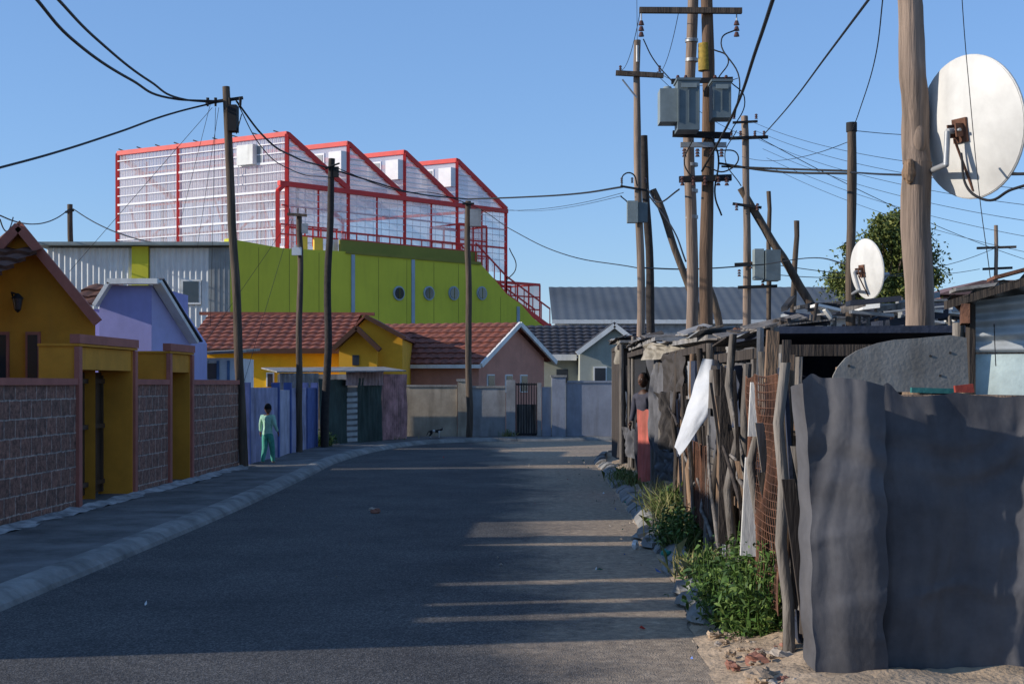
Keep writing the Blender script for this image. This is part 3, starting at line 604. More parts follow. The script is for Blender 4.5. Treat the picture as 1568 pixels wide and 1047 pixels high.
for px in (1132,1158,1168,1180,1150): ins(m,S(px,410+R.uniform(-8,30),DI-.2),.2,.05)
m.beam(S(1125,405,DI-.2),S(1195,402,DI-.2),.08,.08,DARK); m.beam(S(1130,440,DI-.2),S(1190,438,DI-.2),.08,.08,DARK)
m.box(GX(1150,DI),GX(1164,DI),DI-.6,DI-.2,HZ(430,DI),HZ(384,DI),XFML); m.box(GX(1166,DI),GX(1188,DI),DI-.7,DI-.2,HZ(432,DI),HZ(386,DI),XFMR); m.build('fittings',e)
e,m=pole('timber_prop_pole',(GX(1262,38),38,HZ(500,38)),S(1134,288,38),.12,.10,WOOD); m.build('pole',e)
e,m=pole('utility_pole',(GX(1178,39),39,0),S(1177,293,39),.07,.06,WOOD); m.build('pole',e)
e,m=pole('utility_pole',(GX(1206,40),40,0),S(1220,338,40),.09,.075,WOOD); m.build('pole',e)
e,m=pole('utility_pole',(GX(1165,26),26,0),S(1085,440,26),.08,.07,WOOD); m.build('pole',e)
DK=22; e,m=pole('utility_pole',(GX(1300,DK),DK,0),S(1304,190,DK),.075,.068,WOOD,.04); m.cyl(S(1304,202,DK),S(1304,188,DK),.085,.085,DARK); m.build('pole',e)
e,m=pole('utility_pole',(GX(1524,60),60,0),S(1525,345,60),.09,.08,WOODL); m.beam(S(1496,380,60),S(1556,378,60),.1,.1,WOOD); m.beam(S(1505,412,60),S(1550,410,60),.1,.1,DARK); m.build('pole',e)
DL=11; e=E('near_utility_pole',GX(1405,DL),DL); m=MB()
m.cyl((GX(1408,DL),DL,0),S(1405,250,DL),.115,.108,WOODL,20,14,.03,False); m.cyl(S(1405,250,DL),S(1392,-120,DL),.108,.088,WOODL,20,14,.04)
m.ell(S(1392,262,DL-.08),.05,.05,.09,WOODM,jit=.3); m.ell(S(1408,215,DL-.06),.05,.045,.12,WOODL)
m.cyl(S(1407,525,DL),S(1407,505,DL),.125,.12,CONC,16); m.build('pole',e)
# satellite dishes, seen from behind
DW=M('dish_white',(.62,.61,.58),.5,.14,4,.03,10,dirt=.15)
def dish(name,c,R_,nrm,arm_to):
    e=E(name,c.x,c.y,0); m=MB(); n=V(nrm).normalized(); a=n.cross(V((0,0,1))).normalized(); b=a.cross(n)
    if b.z<0: b=-b
    def fn(i,j):
        r=j*R_; an=i*2*math.pi; return c+(a*math.cos(an)+b*math.sin(an))*r+n*(-.16*R_*(1-j*j))
    m.grid(fn,48,10,DW); m.grid(lambda i,j: fn(i,j)-n*.014,48,10,DW)
    for k in range(48):
        p=fn(k/48,1); q=fn((k+1)/48,1); m.cyl(p,q,.011,.011,DW,6,caps=False)
    m.build('reflector',e)
    m=MB(); bk=c-n*(.16*R_+.02)-b*.02
    f=c+n*R_*.8-b*R_*.25; m.cyl(c-b*R_*.95,f,.014,.014,STEEL,8); m.cyl(f,f-n*.09,.03,.035,STEEL,10)
    hub=bk-n*.07
    m.obox(bk-a*.07-b*.09-n*.012,a*.14,b*.18,n*.02,RUST)
    m.obox(hub-a*.045-b*.05-n*.02,a*.012,b*.10,n*.09,RUST); m.obox(hub+a*.035-b*.05-n*.02,a*.012,b*.10,n*.09,RUST)
    m.cyl(hub-a*.07,hub+a*.07,.012,.012,STEEL,8)
    el_=V(arm_to); k1=hub-n*.06; k2=V((el_.x*.35+k1.x*.65,k1.y+.0,el_.z)); m.cyl(hub,k1,.022,.022,STEEL,10); m.cyl(k1,k2,.022,.022,STEEL,10); m.cyl(k2,el_,.022,.022,STEEL,10); m.ell(k2,.024,.024,.024,STEEL,10,8)
    m.cyl(hub-b*.06,c-b*R_*.9-n*.03,.010,.010,RUST,8)
    m.build('bracket',e)
dish('satellite_dish',S(1486,195,10.75),.53,(.86,.44,.12),S(1425,262,10.97))
dish('satellite_dish',S(1328,412,21),.44,(.94,.30,.12),S(1305,450,21.95))
# ---------------------------------------------------------------- tree
LEAF=[M('leaf_a',(.12,.15,.035),.7,.3,20,0),M('leaf_b',(.20,.21,.05),.7,.3,20,0),M('leaf_c',(.055,.08,.022),.7,.3,20,0)]
def tree(name,c,D,rx,rz,H,n=9000,K=38):
    e=E(name,c,D); t=MB(); BK=M('bark',(.10,.075,.055),.95,.4,6,.6)
    t.cyl((c,D,0),(c+.1,D,H*.45),.28,.18,BK,10,6,.15); cl=[]
    for i in range(K):
        an=R.uniform(0,6.28); el=R.uniform(-1,1); rr=R.uniform(.2,.95)*math.sqrt(max(.15,1-el*el*.85))
        p=V((c+math.cos(an)*rx*rr,D+math.sin(an)*rx*rr,H-rz-.3+rz*el*R.uniform(.7,.98))); cl.append((p,R.uniform(.25,.75)))
        st=V((c+.1,D,H*R.uniform(.3,.5))); t.cyl(st,p,.09,.03,BK,6,4,.3)
    t.build('trunk',e); l=MB(); per=n//K
    for p,r in cl:
        for k in range(per):
            d=V((R.gauss(0,.55),R.gauss(0,.55),R.gauss(0,.42)))*r
            q=p+d; s_=R.uniform(.05,.12); a=V((R.gauss(0,1),R.gauss(0,1),R.gauss(0,1))).normalized()*s_; b_=a.cross(V((R.gauss(0,1),R.gauss(0,1),1))).normalized()*s_*.5
            l.add([q-a,q+b_,q+a,q-b_],[(0,1,2,3)],LEAF[0] if k%3 else LEAF[R.choice((1,2))])
    l.build('crown',e)
tree('tree',GX(1355,60),60,2.35,2.3,9.0,36000,90)
PL=[M('plant_a',(.065,.13,.022),.6,.2,30,0),M('plant_b',(.14,.21,.045),.6,.2,30,0),M('plant_c',(.04,.08,.018),.6,.2,30,0)]
GRS=[M('grass_a',(.26,.24,.10),.8,.3,20,0),M('grass_b',(.13,.17,.05),.8,.3,20,0)]
def bush(name,c,rx,ry,h,n,ls=.04,mats=None,grass=0):
    e=MB(); c=V(c); mats=mats or PL
    for i in range(max(6,n//30)):
        an=R.uniform(0,6.28); r=math.sqrt(R.random()); bs=c+V((math.cos(an)*rx*r*.6,math.sin(an)*ry*r*.6,-.05)); hh=h*(1-.55*r*r)*R.uniform(.55,1.15)
        tp=bs+V((math.cos(an)*rx*.45*r+R.uniform(-.07,.07),math.sin(an)*ry*.45*r,hh)); e.cyl(bs,tp,.006,.003,mats[0],5,3,.05,False)
        for k in range(30):
            t=R.uniform(.15,1.02); q=bs.lerp(tp,t)+V((R.gauss(0,.05),R.gauss(0,.05),R.gauss(0,.03)))*(h/.5)
            s_=ls*R.uniform(.4,1.2); a=V((R.gauss(0,1),R.gauss(0,1),R.gauss(.1,.6))).normalized()*s_; b_=a.cross(V((R.gauss(0,.5),R.gauss(0,.5),1))).normalized()*s_*.38
            m_=V((0,0,s_*.2)); e.add([q-a,q-b_*.9+m_*.6,q+a*.3-b_*.8+m_*.6,q+a-m_,q+a*.3+b_*.8+m_*.6,q+b_*.9+m_*.6],[(0,1,2,3,4,5)],mats[R.randrange(len(mats))])
    for i in range(grass):
        bs=c+V((R.gauss(0,rx*.5),R.gauss(0,ry*.5),-.04)); l_=h*R.uniform(.5,1.1); d=V((R.gauss(0,.4),R.gauss(0,.4),1)).normalized(); sd=d.cross(V((R.gauss(0,1),R.gauss(0,1),0))).normalized()*.006
        md=bs+d*l_*.6; tp=md+(d+V((R.gauss(0,.5),R.gauss(0,.5),-.3))).normalized()*l_*.4
        e.add([bs-sd,bs+sd,md+sd*.8,tp,md-sd*.8],[(0,1,2,3,4)],GRS[R.randrange(2)])
    return e.build(name)
bush('weed_bush',(1.50,9.4,.05),.32,.6,.62,3400,.036)
bush('weed_bush',(1.54,8.75,.05),.19,.35,.60,1500,.036)
bush('weed_bush',(1.62,13.5,.08),.26,.7,.46,1700,.04,grass=200)
bush('grass_tuft',(1.85,16.0,.08),.25,1.2,.5,700,.03,grass=900)
bush('grass_tuft',(1.8,22,.08),.25,1.2,.3,700,.03,grass=400)
bush('grass_tuft',(1.55,11.4,.08),.2,.5,.28,400,.03,grass=350)
bush('weed_bush',(GX(492,34.5),34.3,.1),.35,.4,.5,800,.05); bush('grass_tuft',(GX(580,38.5),38.3,.1),.8,.2,.2,300,.03,grass=200)
bush('grass_tuft',(GX(778,40.6),40.6,.1),.2,.1,.25,100,.03,grass=80)
# ---------------------------------------------------------------- near shade cloth
CLO=M('shade_cloth',(.105,.105,.115),.95,.35,2.0,.2,320,col2=(.062,.062,.069),dirt=.2,spec=.1)
def rg(x,y,s,w=22):
    t=noise.noise(V((x,y,s))); return math.exp(-(t*t)*w)
def fold(x,z,sd):
    wx=.10*noise.noise(V((x*1.6,z*1.2,sd+20))); wz=.14*noise.noise(V((x*1.9,z*1.4,sd+30)))
    X=x+wx; Z=z+wz
    a=noise.noise(V((X*2.1,Z*.45,sd)))*.09
    a+=noise.noise(V((X*5.2+Z*.5,Z*.5,sd+1)))*.055          # hanging vertical folds
    a+=noise.noise(V((X*10.5,Z*.8,sd+2)))*.020
    a+=rg(X*3.0,Z*.35,sd+7,30)*.018
    a+=noise.noise(V((X*22,Z*3,sd+4)))*.0055
    a+=noise.noise(V((x*45,z*30,sd+4)))*.0012
    k=math.exp(-((z-1.2)/.22)**2)                            # swags between the pegs
    a+=k*(noise.noise(V((X*2.2,Z*8-1.2*math.cos(X*4),sd+5)))*.030)
    k=math.exp(-((z-.55)/.35)**2)
    a+=k*rg(X*1.3+Z*1.1,Z*3.0-X*1.4,sd+6,40)*.014
    return a
sc=E('shade_cloth_fence',2.2,7.5); m=MB()
def topR(x): 
    px=784+x*F/7.5
    z=HZ(602,7.5)-.018*abs(math.sin(px*.021+.5))+.008*noise.noise(V((x*9,0,0)))
    z+= .07*math.exp(-((px-1368)/14)**2)+.02*math.exp(-((px-1345)/10)**2)
    return z
x0=GX(1338,7.5); x1=GX(1780,7.5)
def f2(a,b):
    x=x0+(x1-x0)*a; zt=topR(x); z=-.02+(zt+.02)*b; k=min(1,(1-b)*3.5+.35)
    return V((x-.07*noise.noise(V((z*2,3,0)))*(1-a)+.02*noise.noise(V((x*3,z*3,50))),7.56-fold(x,z,1)*k-.10*math.sin(math.pi*(1-b))*.5,z))
m.grid(f2,360,190,CLO)
y0=GX(1229,7.45); y1=GX(1352,7.45)
def topL(a): return HZ(583,7.4)+.03*math.sin(a*3.1)-.03*a+.03*math.exp(-((a-.12)/.08)**2)
def f1(a,b):
    z=-.02+(topL(a)+.02)*b; sh=(1-b)*.07; x=y0+(y1-y0)*a+sh*(1-a)*1.1-.03*(1-a)*math.sin(b*7)*.4
    return V((x+.03*a*noise.noise(V((z*4,1,0)))+.012*noise.noise(V((z*7,a*2,4))),7.42-fold(x,z,7)*.8,z))
m.grid(f1,130,170,CLO)
def f3(a,b):
    z=-.02+(topL(0)+.02)*b; p=f1(0,b); return V((p.x+.02*math.sin(a*7)+.05*a,p.y+a*.55,p.z-.05*a*b))
m.grid(f3,16,60,CLO); m.build('cloth',sc)
m=MB()
m.cyl((GX(1238,7.7)+.07,7.75,0),(GX(1238,7.7)+.05,7.75,1.58),.035,.03,WOODM,8,4,.03); m.cyl((GX(1480,7.8),7.85,0),(GX(1480,7.8),7.85,1.55),.04,.035,WOODM,8,4,.03)
m.cyl((GX(1240,7.7)+.05,7.78,1.5),(GX(1780,7.8),7.85,1.5),.03,.03,WOODM,8,4,.03); m.build('posts',sc)
m=MB(); D=8.6; AB=M('asbestos_sheet',(.30,.29,.27),.9,.4,2,.2,dirt=.5)
out=[(1272,600),(1276,575),(1283,562),(1295,548),(1312,537),(1328,531),(1345,525),(1370,520),(1400,518),(1455,513),(1480,517),(1484,600)]
m.prism([S(a,b_,D) for a,b_ in out],(0,.02,0),AB)
for a,b_ in ((1425,545),(1455,540),(1300,560),(1440,575)): m.cyl(S(a,b_,D-.004),S(a,b_,D-.001),.008,.008,DARK,8)
m.box(GX(1285,8.6),GX(1290,8.6),8.65,8.7,0,1.7,WOODM); m.box(GX(1470,8.6),GX(1476,8.6),8.65,8.7,0,1.7,WOODM)
m.build('curved_sheet_panel')
m=MB(); m.beam(S(1395,597,8.3),S(1470,599,8.3),.03,.03,M('teal_paint',(.04,.18,.17),.6,.3)); m.beam(S(1462,597,8.2),S(1490,594,8.2),.03,.05,M('red_paint',(.35,.06,.04),.6,.3)); m.build('painted_rail')
cs=E('corrugated_iron_shack',4,11); m=MB(); D=9.0; WV=V((2.6,-.8,0)); WN=V((-.294,-.956,0))
AQ=M('aqua_white_paint',(.60,.72,.70),.7,.25,5,.1,dirt=.3)
a=S(1484,540,D); b_=S(1484,462,D); CGL=M('corrugated_pale',(.50,.53,.54),.5,.3,2,.05,10,dirt=.5)
m.grid(lambda i,j:(a.lerp(b_,j)+WV*i+WN*(.02+.02*math.sin(j*.32/.085*6.28))+V((0,0,.34*i*j))),30,60,CGL)
m.corr(V((GX(1486,D),D,0.0)),WV,(0,0,HZ(542,D)),AQ,.9,.02,.05)
m.box(GX(1480,D),GX(1482,D)+.03,D-.06,D+.02,0,2.1,WOODK)
m.build('wall',cs)
m=MB(); a=S(1450,458,D-.2); m.corr(a+V((0,0,.0)),V((3.4,-1.0,1.05)),V((1.8,3.4,-.55)),CORO,.15,.02)
m.obox(a-V((0,0,.06)),V((3.4,-1.0,1.05)),V((0,.06,0)),V((0,0,.05)),WOODK); m.beam(a+V((.1,-.05,-.09)),a+V((.2,.3,-.09)),.05,.12,RUST)
for i in range(5): m.obox(a+V((.05+.22*i,-.02-.06*i,.05+.07*i)),(.25,-.05,R.uniform(.0,.1)),(.05,.3,0),(0,0,.02),R.choice((WOODK,RUST,CORO)))
for p in ((2.95,9.4),(5.5,9.4),(5.5,11.5)): m.cyl((p[0],p[1],0),(p[0],p[1],2.0),.04,.04,WOODG,8)
m.build('roof',cs)
def slabroof(name,pts,z,mat,th=.05,zs=0.0):
    e=E(name,pts[0][0],pts[0][1]); m=MB(); m.prism([V((p[0],p[1],z+zs*(p[0]-pts[0][0])+R.uniform(-.04,.04))) for p in pts],(0,0,th),mat)
    for i in range(10):
        t=R.random(); p=V((*pts[0],z)).lerp(V((*pts[3],z)),t); m.obox(p+V((-.08,0,.06)),(R.uniform(.2,.5),R.uniform(-.1,.1),R.uniform(-.02,.10)),(0,R.uniform(.3,.9),R.uniform(-.06,.06)),(0,0,.012),R.choice((CORO,CORG,WOODG,NVT,WOODK)))
        if i%3==0: m.ell(p+V((R.uniform(.05,.5),0,.1)),.07,.09,.05,R.choice((CONC,WOODK,RUST)),8,6,.6)
    m.build('roof',e); m=MB()
    for p in pts: m.cyl((p[0]*.995+.03,p[1],0),(p[0]*.995+.03,p[1],z-.06),.04,.04,WOODG,7)
    for i in range(len(pts)): 
        a=V((pts[i][0],pts[i][1],z-.1)); b_=V((pts[(i+1)%4][0],pts[(i+1)%4][1],z-.1)); m.beam(a,b_,.05,.08,WOODK)
    m.build('frame',e); return e
e=slabroof('tarpaulin_lean_to',[(xf(10)+.15,9.9),(4.9,9.6),(5.3,13.4),(xf(13.4)+.1,13.4)],1.93,NVT)
m=MB(); mb_=m; cl((2.2,12.6,0),(5.0,12.4,0),.0,1.95,M('blue_sheet_shaded',(.02,.028,.06),.7,.3,2)); m.build('back_sheet',e)  # back wall, with the interior's shade put into its dark blue
e=slabroof('tin_roof_shack',[(xf(14)+.05,13.8),(6.0,13.6),(6.2,19.5),(xf(19)+.0,19.5)],2.05,CORO)
m=MB(); m.box(xf(16)+.35,5.8,13.9,14.0,0,1.95,NVT); m.box(xf(16)+.6,5.8,19.3,19.4,0,1.95,CORO); m.build('walls',e)
e=slabroof('tin_roof_shack',[(xf(20)-.05,20.0),(6.5,20),(6.6,25.4),(xf(25)-.15,25.4)],2.2,CORO)
m=MB(); m.box(xf(20)+.8,6.4,20.1,20.2,0,2.05,CORG); m.box(xf(23)+.0,xf(23)+.08,23.0,25.2,0,2.08,DARK); m.box(xf(23)+.1,6.4,25.1,25.2,0,2.05,CORG); m.box(xf(21)+.55,xf(21)+.6,20.25,22.9,0,2.05,DARK); m.build('walls',e)
e=slabroof('tin_roof_shack',[(2.05,26.9),(7,26.9),(7,30.4),(2.15,30.4)],2.4,CORO)
m=MB(); m.box(2.12,2.18,27.1,30.2,0,2.25,WOODK); m.box(2.2,6.9,30.2,30.3,0,2.25,CORG); m.box(2.12,6.9,27.0,27.05,0,2.25,WOODK); m.build('walls',e)
m=MB(); NV=M('dark_navy',(.02,.025,.04),.6,.3)
for (a,b,y0_,D,mt) in ((1180,1245,505,20,CORG),(1215,1300,488,24,WHITEP),(1290,1400,478,27,CORG),(1330,1450,470,24.2,NV),(1100,1190,512,29,CORO),(1410,1480,462,30,CORG)):
    z=HZ(y0_,D); m.box(GX(a,D),GX(b,D),D,D+2.5,0,z,mt); m.box(GX(a,D)-.1,GX(b,D)+.1,D-.2,D+2.6,z+.002,z+.05,CORO)
    for k in range(5): m.box(GX(a+(b-a)*(k+.4)/5,D),GX(a+(b-a)*(k+.6)/5,D),D-.03,D-.005,0,z-.1,R.choice((WOODK,RUST,DARK)))
for i in range(46):
    D=R.uniform(19,23.9); px=R.uniform(1195,1460); z=HZ(R.uniform(466,505),D); m.obox((GX(px,D),D,z),(R.uniform(.1,.9),R.uniform(-.2,.2),R.uniform(-.15,.15)),(0,R.uniform(.1,.5),0),(0,0,R.uniform(.02,.12)),R.choice((WOODG,CORG,DARK,NVT,WHITEP,WOODM,NV,DARK)))
for i in range(12):
    D=R.uniform(19,23.9); px=R.uniform(1195,1460); m.cyl((GX(px,D),D,1.5),(GX(px,D)+R.uniform(-.2,.2),D,HZ(R.uniform(455,490),D)),.03,.025,R.choice((WOODG,WOODK)),7)
m.build('shack_rooftops')
# ---------------------------------------------------------------- plank fence along the street
pf=E('plank_fence',xf(10),10); m=MB()
D=8.15
while D<16.2:
    wd=R.uniform(.05,.24)
    if R.random()<.86:
        H=R.uniform(1.2,1.85); H = 1.97 if abs(D-9.3)<.1 else H
        x=xf(D)+R.uniform(-.10,.10); ln=R.uniform(-.12,.12)
        m.obox((x,D,0),(.022,0,0),(R.uniform(-.06,.06),wd*.97,0),(ln,ln*1.2,H),R.choice((WOODM,WOODG,WOODK,WOODK,WOODK,CORO,NVT,CORG,WOODG,WOODG)))
    D+=wd+R.choice((0,0,.02,.03))
for z in (.66,1.35): m.beam((xf(8)+.05,8.1,z),(xf(16.4)+.05,16.4,z),.05,.07,WOODM)
m.box(xf(8)+.16,xf(8)+.18,8.2,9.4,0,1.5,WOODK); m.obox((xf(9.4)+.15,9.4,0),(.02,0,0),(.24,6.8,0),(0,0,1.55),WOODK)
for D in (8.1,9.25,10.2,10.9,12.2,13.1,14,16.3): m.cyl((xf(D)-.06,D,0),(xf(D)-.06+R.uniform(-.06,.06),D,R.uniform(1.7,2.0)),.036,.03,R.choice((WOODM,WOODG,WOODK)),8,5,.10)
for i in range(7):
    D=R.uniform(8.9,15.5); m.cyl((xf(D)-.1,D,R.uniform(.2,1.2)),(xf(D+.8)-.1,D+R.uniform(.4,1.2),R.uniform(.5,1.6)),.018,.013,R.choice((WOODG,WOODG,WOODK)),7,4,.08)
m.build('planks',pf)
m=MB(); PW=M('weathered_white_board',(.62,.60,.56),.8,.25,6,.2,stretch=.1,dirt=.5)
m.obox(S(1134,850,9.15),S(1160,852,9.15)-S(1134,850,9.15),(0,.03,0),S(1142,700,9.3)-S(1134,850,9.15),PW)
m.obox(S(1146,668,9.2),S(1160,668,9.2)-S(1146,668,9.2),(0,.03,0),S(1150,585,9.3)-S(1146,668,9.2),PW)
m.obox(S(1172,585,9.0),S(1190,588,9.0)-S(1172,585,9.0),(0,.06,0),S(1176,505,9.05)-S(1172,585,9.0),WOODM)
m.obox(S(1160,820,9.4),S(1172,820,9.4)-S(1160,820,9.4),(0,.05,0),S(1164,560,9.5)-S(1160,820,9.4),WOODG)
m.obox(S(1196,700,8.7),S(1208,700,8.7)-S(1196,700,8.7),(0,.05,0),S(1200,520,8.8)-S(1196,700,8.7),WOODK)
m.obox(S(1100,830,11.0),S(1122,838,11.0)-S(1100,830,11.0),(0,.03,0),S(1104,560,11.3)-S(1100,830,11.0),WOODK)
for i in range(34):
    px=R.uniform(1082,1236); D=2962/(px-860)-.12; z0=R.uniform(.1,.9); m.obox((GX(px,D),D,z0),(R.uniform(.02,.09),R.uniform(-.03,.03),0),(0,.025,0),(R.uniform(-.14,.14),0,R.uniform(.3,1.0)),R.choice((WOODM,WOODG,WOODG,WOODK,WOODK,WOODK)))
m.build('leaning_boards')
m=MB(); SW=M('bent_white_sheet',(.60,.61,.62),.45,.15,4,.1,dirt=.25)
c3=[S(1076,549,13.0),S(1104,552,13.2),S(1107,603,12.8),S(1088,628,12.7),S(1040,698,12.6),S(1033,683,12.8)]
# stiff torn sheet: wide at the top, running to a point at the lower left
def fs(i,j):
    l0=c3[0].lerp(c3[5],j); r0=c3[1].lerp(c3[2],min(1,j*3)) if j<.333 else c3[2].lerp(c3[4],(j-.333)/.667)
    return l0.lerp(r0,i)+V((.008*noise.noise(V((i*5,j*6,1))),-.10*math.sin(i*2.6)*(1-j*.5)+.03*noise.noise(V((i*3,j*5,0))),0))
m.grid(fs,18,24,SW); m.build('bent_metal_sheet')
m=MB()
def mp(a,z): D=8.25+1.5*a; return V((xf(D)-.1+.05*noise.noise(V((a*3,z*2,0))),D,z+.03*noise.noise(V((a*4,z,5)))))
for i in range(31):
    for j in range(14): m.cyl(mp(i/30,.25+j*.1),mp(i/30,.35+j*.1),.003,.003,RUST,4,caps=False)
for j in range(29):
    for i in range(15): m.cyl(mp(i/15,.25+j*.05),mp((i+1)/15,.25+j*.05),.003,.003,RUST,4,caps=False)
m.build('rusty_wire_mesh')
m=MB()
def mp2(a,z): D=12.3+2.2*a; return V((xf(D)-.09+.04*noise.noise(V((a*3,z*2,8))),D,z))
for i in range(26): m.cyl(mp2(i/25,.3),mp2(i/25,1.05),.004,.004,RUST,4,caps=False)
for j in range(12): m.cyl(mp2(0,.3+j*.068),mp2(1,.3+j*.068),.004,.004,RUST,4,caps=False)
m.build('rusty_wire_mesh')
hc=E('hanging_cloths',2,19); m=MB(); mb_=m
CG=M('grey_cloth',(.12,.12,.13),.9,.4,3,.2,60); CB=M('brown_blanket',(.06,.053,.05),.9,.4,4,.3,60); CT=M('tan_tarp',(.32,.29,.24),.9,.4,3,.2,40); RP=M('red_panel',(.50,.12,.09),.8,.35,3,.2,dirt=.5)
def hang(a,D0,b_,D1,y0_,y1_,mat,amp=.1): 
    Dm=(D0+D1)/2; cl((GX(a,D0),D0,0),(GX(b_,D1),D1,0),HZ(y1_,Dm),HZ(y0_,Dm),mat,amp,6)
hang(996,20.3,1026,19.0,545,690,CG,.16); hang(1010,18.2,1042,17.6,600,688,CB,.2); hang(1030,17,1050,16.6,560,640,CG); hang(985,20.0,1082,16.0,522,548,CT,.12)
hang(978,20.9,1003,20.4,628,738,RP,.03); hang(1004,19.2,1040,18.6,690,735,CG,.15); hang(1042,16.2,1075,15.0,560,600,CORO,.04); hang(1052,16.0,1078,15.2,695,745,WHITEP,.03)
hang(1040,16.3,1062,16,600,700,NVT,.08); hang(1060,15.0,1082,14.3,575,690,WOODK,.05); hang(946,27.6,962,26.9,560,700,CB,.05); hang(944,27.9,982,26.8,522,556,CT,.1)
hang(950,27.5,960,26.9,600,650,WHITEP,.05); hang(955,25.2,977,24.4,655,700,CG,.12); hang(1100,14.2,1178,11.9,525,548,CORO,.04); hang(1120,12.5,1165,11.2,535,590,CG,.08)
hang(1015,17.5,1050,15.8,540,600,CB,.12); hang(1078,14.0,1102,12.8,560,640,CB,.08); hang(1108,11.7,1132,10.7,560,650,NVT,.08); hang(1086,12.9,1104,12.0,640,760,CG,.07)
m.build('cloths',hc)
m=MB()
for px,D,t_ in ((968,25.2,515),(984,24.7,522),(1047,16.4,540),(1000,20.4,530),(1075,14.6,535),(955,27.2,530)): m.cyl((GX(px,D),D,0),(GX(px,D)+.02,D,HZ(t_,D)),.04,.035,WOODG,8,4,.05)
m.build('posts',hc)
# ---------------------------------------------------------------- rubble, stones and litter
ST=M('rubble_stone',(.36,.27,.19),.95,.4,8,.5,40); BRB=M('brick_bit',(.30,.14,.10),.9,.3,9); PB=M('pale_bit',(.42,.36,.30),.9,.2,9)
m=MB()
for i in range(120):
    y=R.uniform(7.3,8.9); x=min(1.75,1.2+abs(R.gauss(.25,.15))); r=R.uniform(.008,.030)*(2.3 if i%8==0 else 1); m.ell((x,y,.055+r*.1),r,r*R.uniform(.6,1.1),r*.6,R.choice((ST,ST,ST,DIRTM,BRB,PB)),9,7,.9)
m.build('rubble_heap')
m=MB()
for x,y,r in ((1.33,10.2,.13),(1.36,10.7,.16),(1.42,14.6,.17),(1.4,13.9,.14),(1.40,11.9,.14),(1.30,9.5,.12)): m.ell((x,y,.05),r,r*1.5,.08,CONCD,10,7,.6)
m.build('broken_kerb_stones')
m=MB(); c=V((GX(575,17.4),17.5,0)); m.ell(c+V((0,0,.03)),.06,.04,.035,BRB,8,6,.8); m.ell(c+V((-.05,.02,.055)),.05,.02,.02,PB,8,6,.7); m.build('broken_brick')
m=MB()
LT=[M('litter_white',(.7,.7,.7),.6,.1),M('litter_blue',(.05,.15,.5),.5,.1),M('litter_red',(.55,.06,.05),.5,.1),M('litter_teal',(.02,.25,.2),.5,.1),PB]
for i in range(110):
    y=7+R.random()**1.3*24; x=R.gauss(1.25,.25) if i%8 else R.uniform(-3.3,1.0)
    if x>1.9: continue
    s_=R.uniform(.006,.016) if i%9 else R.uniform(.02,.035); a=V((R.gauss(0,1),R.gauss(0,1),0)).normalized()*s_; b_=V((-a.y,a.x,R.uniform(0,.02)))*R.uniform(.3,.9); q=V((x,y,.014 if x<1.05 else .06))
    m.add([q-a,q-b_,q+a,q+b_+V((0,0,.012))],[(0,1,2,3)],LT[4] if i%3 else LT[R.randrange(4)])
m.ell((GX(973,13.7),13.7,.05),.035,.03,.045,LT[0],8,6,.5); m.ell((GX(1020,12.7),12.7,.09),.05,.05,.03,LT[3],8,6,.5); m.ell((GX(1170,10.3),10.3,1.13),.06,.03,.04,LT[1],8,6,.6)
m.build('litter')
# ---------------------------------------------------------------- overhead cables
c=[]
def SP(*p): return [S(*q) for q in p]
c+= [(SP((48,-10,14),(110,60,17),(200,122,21),(270,152,24.5),(330,155,25.7)),.020),(SP((78,-12,14),(150,62,18),(230,125,22),(285,153,24.8),(330,157,25.7)),.018)]
c+= [(SP((-20,262,18),(80,235,20),(180,203,22.5),(270,172,24.8),(330,157,25.7)),.017)]
c+= [(SP((362,155,25.7),(400,205,27),(450,240,30),(505,258,33.7),(560,275,35),(640,297,37.5),(716,305,39.4)),.019),(SP((716,305,39.4),(800,302,37),(880,297,34),(955,286,30)),.022)]
c+= [(SP((362,155,25.7),(395,218,27),(450,262,30),(505,272,33.7)),.010),(SP((510,255,33.7),(600,290,36),(716,312,39.4),(780,350,38),(860,388,35),(975,410,31)),.011)]
c+= [(SP((978,410,30),(1060,412,33),(1170,405,37)),.018),(SP((1170,405,37),(1240,395,30),(1300,405,22)),.012)]
c+= [(SP((1100,250,23.4),(1180,262,23),(1302,266,22)),.020),(SP((1105,255,23.4),(1180,258,23),(1302,262,22)),.018),(SP((1302,264,22),(1390,268,14),(1450,268,12),(1590,266,10)),.013)]
c+= [(SP((1190,-20,12),(1160,70,15),(1120,180,20),(1075,262,23.4)),.020),(SP((1345,-20,12),(1270,80,18),(1210,160,28),(1170,206,37.5)),.014)]
c+= [(SP((1354,-20,14),(1340,90,17),(1316,170,20),(1305,200,21.8)),.007)]
c+= [(SP((1472,-20,9.5),(1476,40,9.7),(1480,90,9.9)),.003),(SP((1480,90,9.9),(1500,300,9.6),(1518,440,9.2),(1525,560,8.6)),.003)]
c+= [(SP((1590,278,9),(1550,290,9.5),(1505,305,10.1),(1480,285,10.3),(1472,235,10.45)),.010)]
c+= [(SP((1125,180,23),(1132,120,23),(1105,60,23.2),(1128,45,23.3)),.012),(SP((985,60,23.4),(1000,90,23.5),(1032,128,23.4)),.01),(SP((1100,120,23.3),(1115,90,23.3),(1090,75,23.4)),.012)]
c+= [(SP((1090,210,23.3),(1100,240,23.3),(1095,300,23.4),(1105,330,23.5)),.016),(SP((952,285,29.8),(955,268,29.8),(968,266,29.8),(976,285,29.8)),.016),(SP((950,300,29.8),(962,312,29.8),(965,330,29.8)),.014)]
c+= [(SP((1040,290,23.4),(1010,310,26),(992,290,29.8)),.014),(SP((994,300,30),(1030,350,27),(1050,400,24)),.016),(SP((780,380,50),(790,410,50),(775,430,50)),.02)]
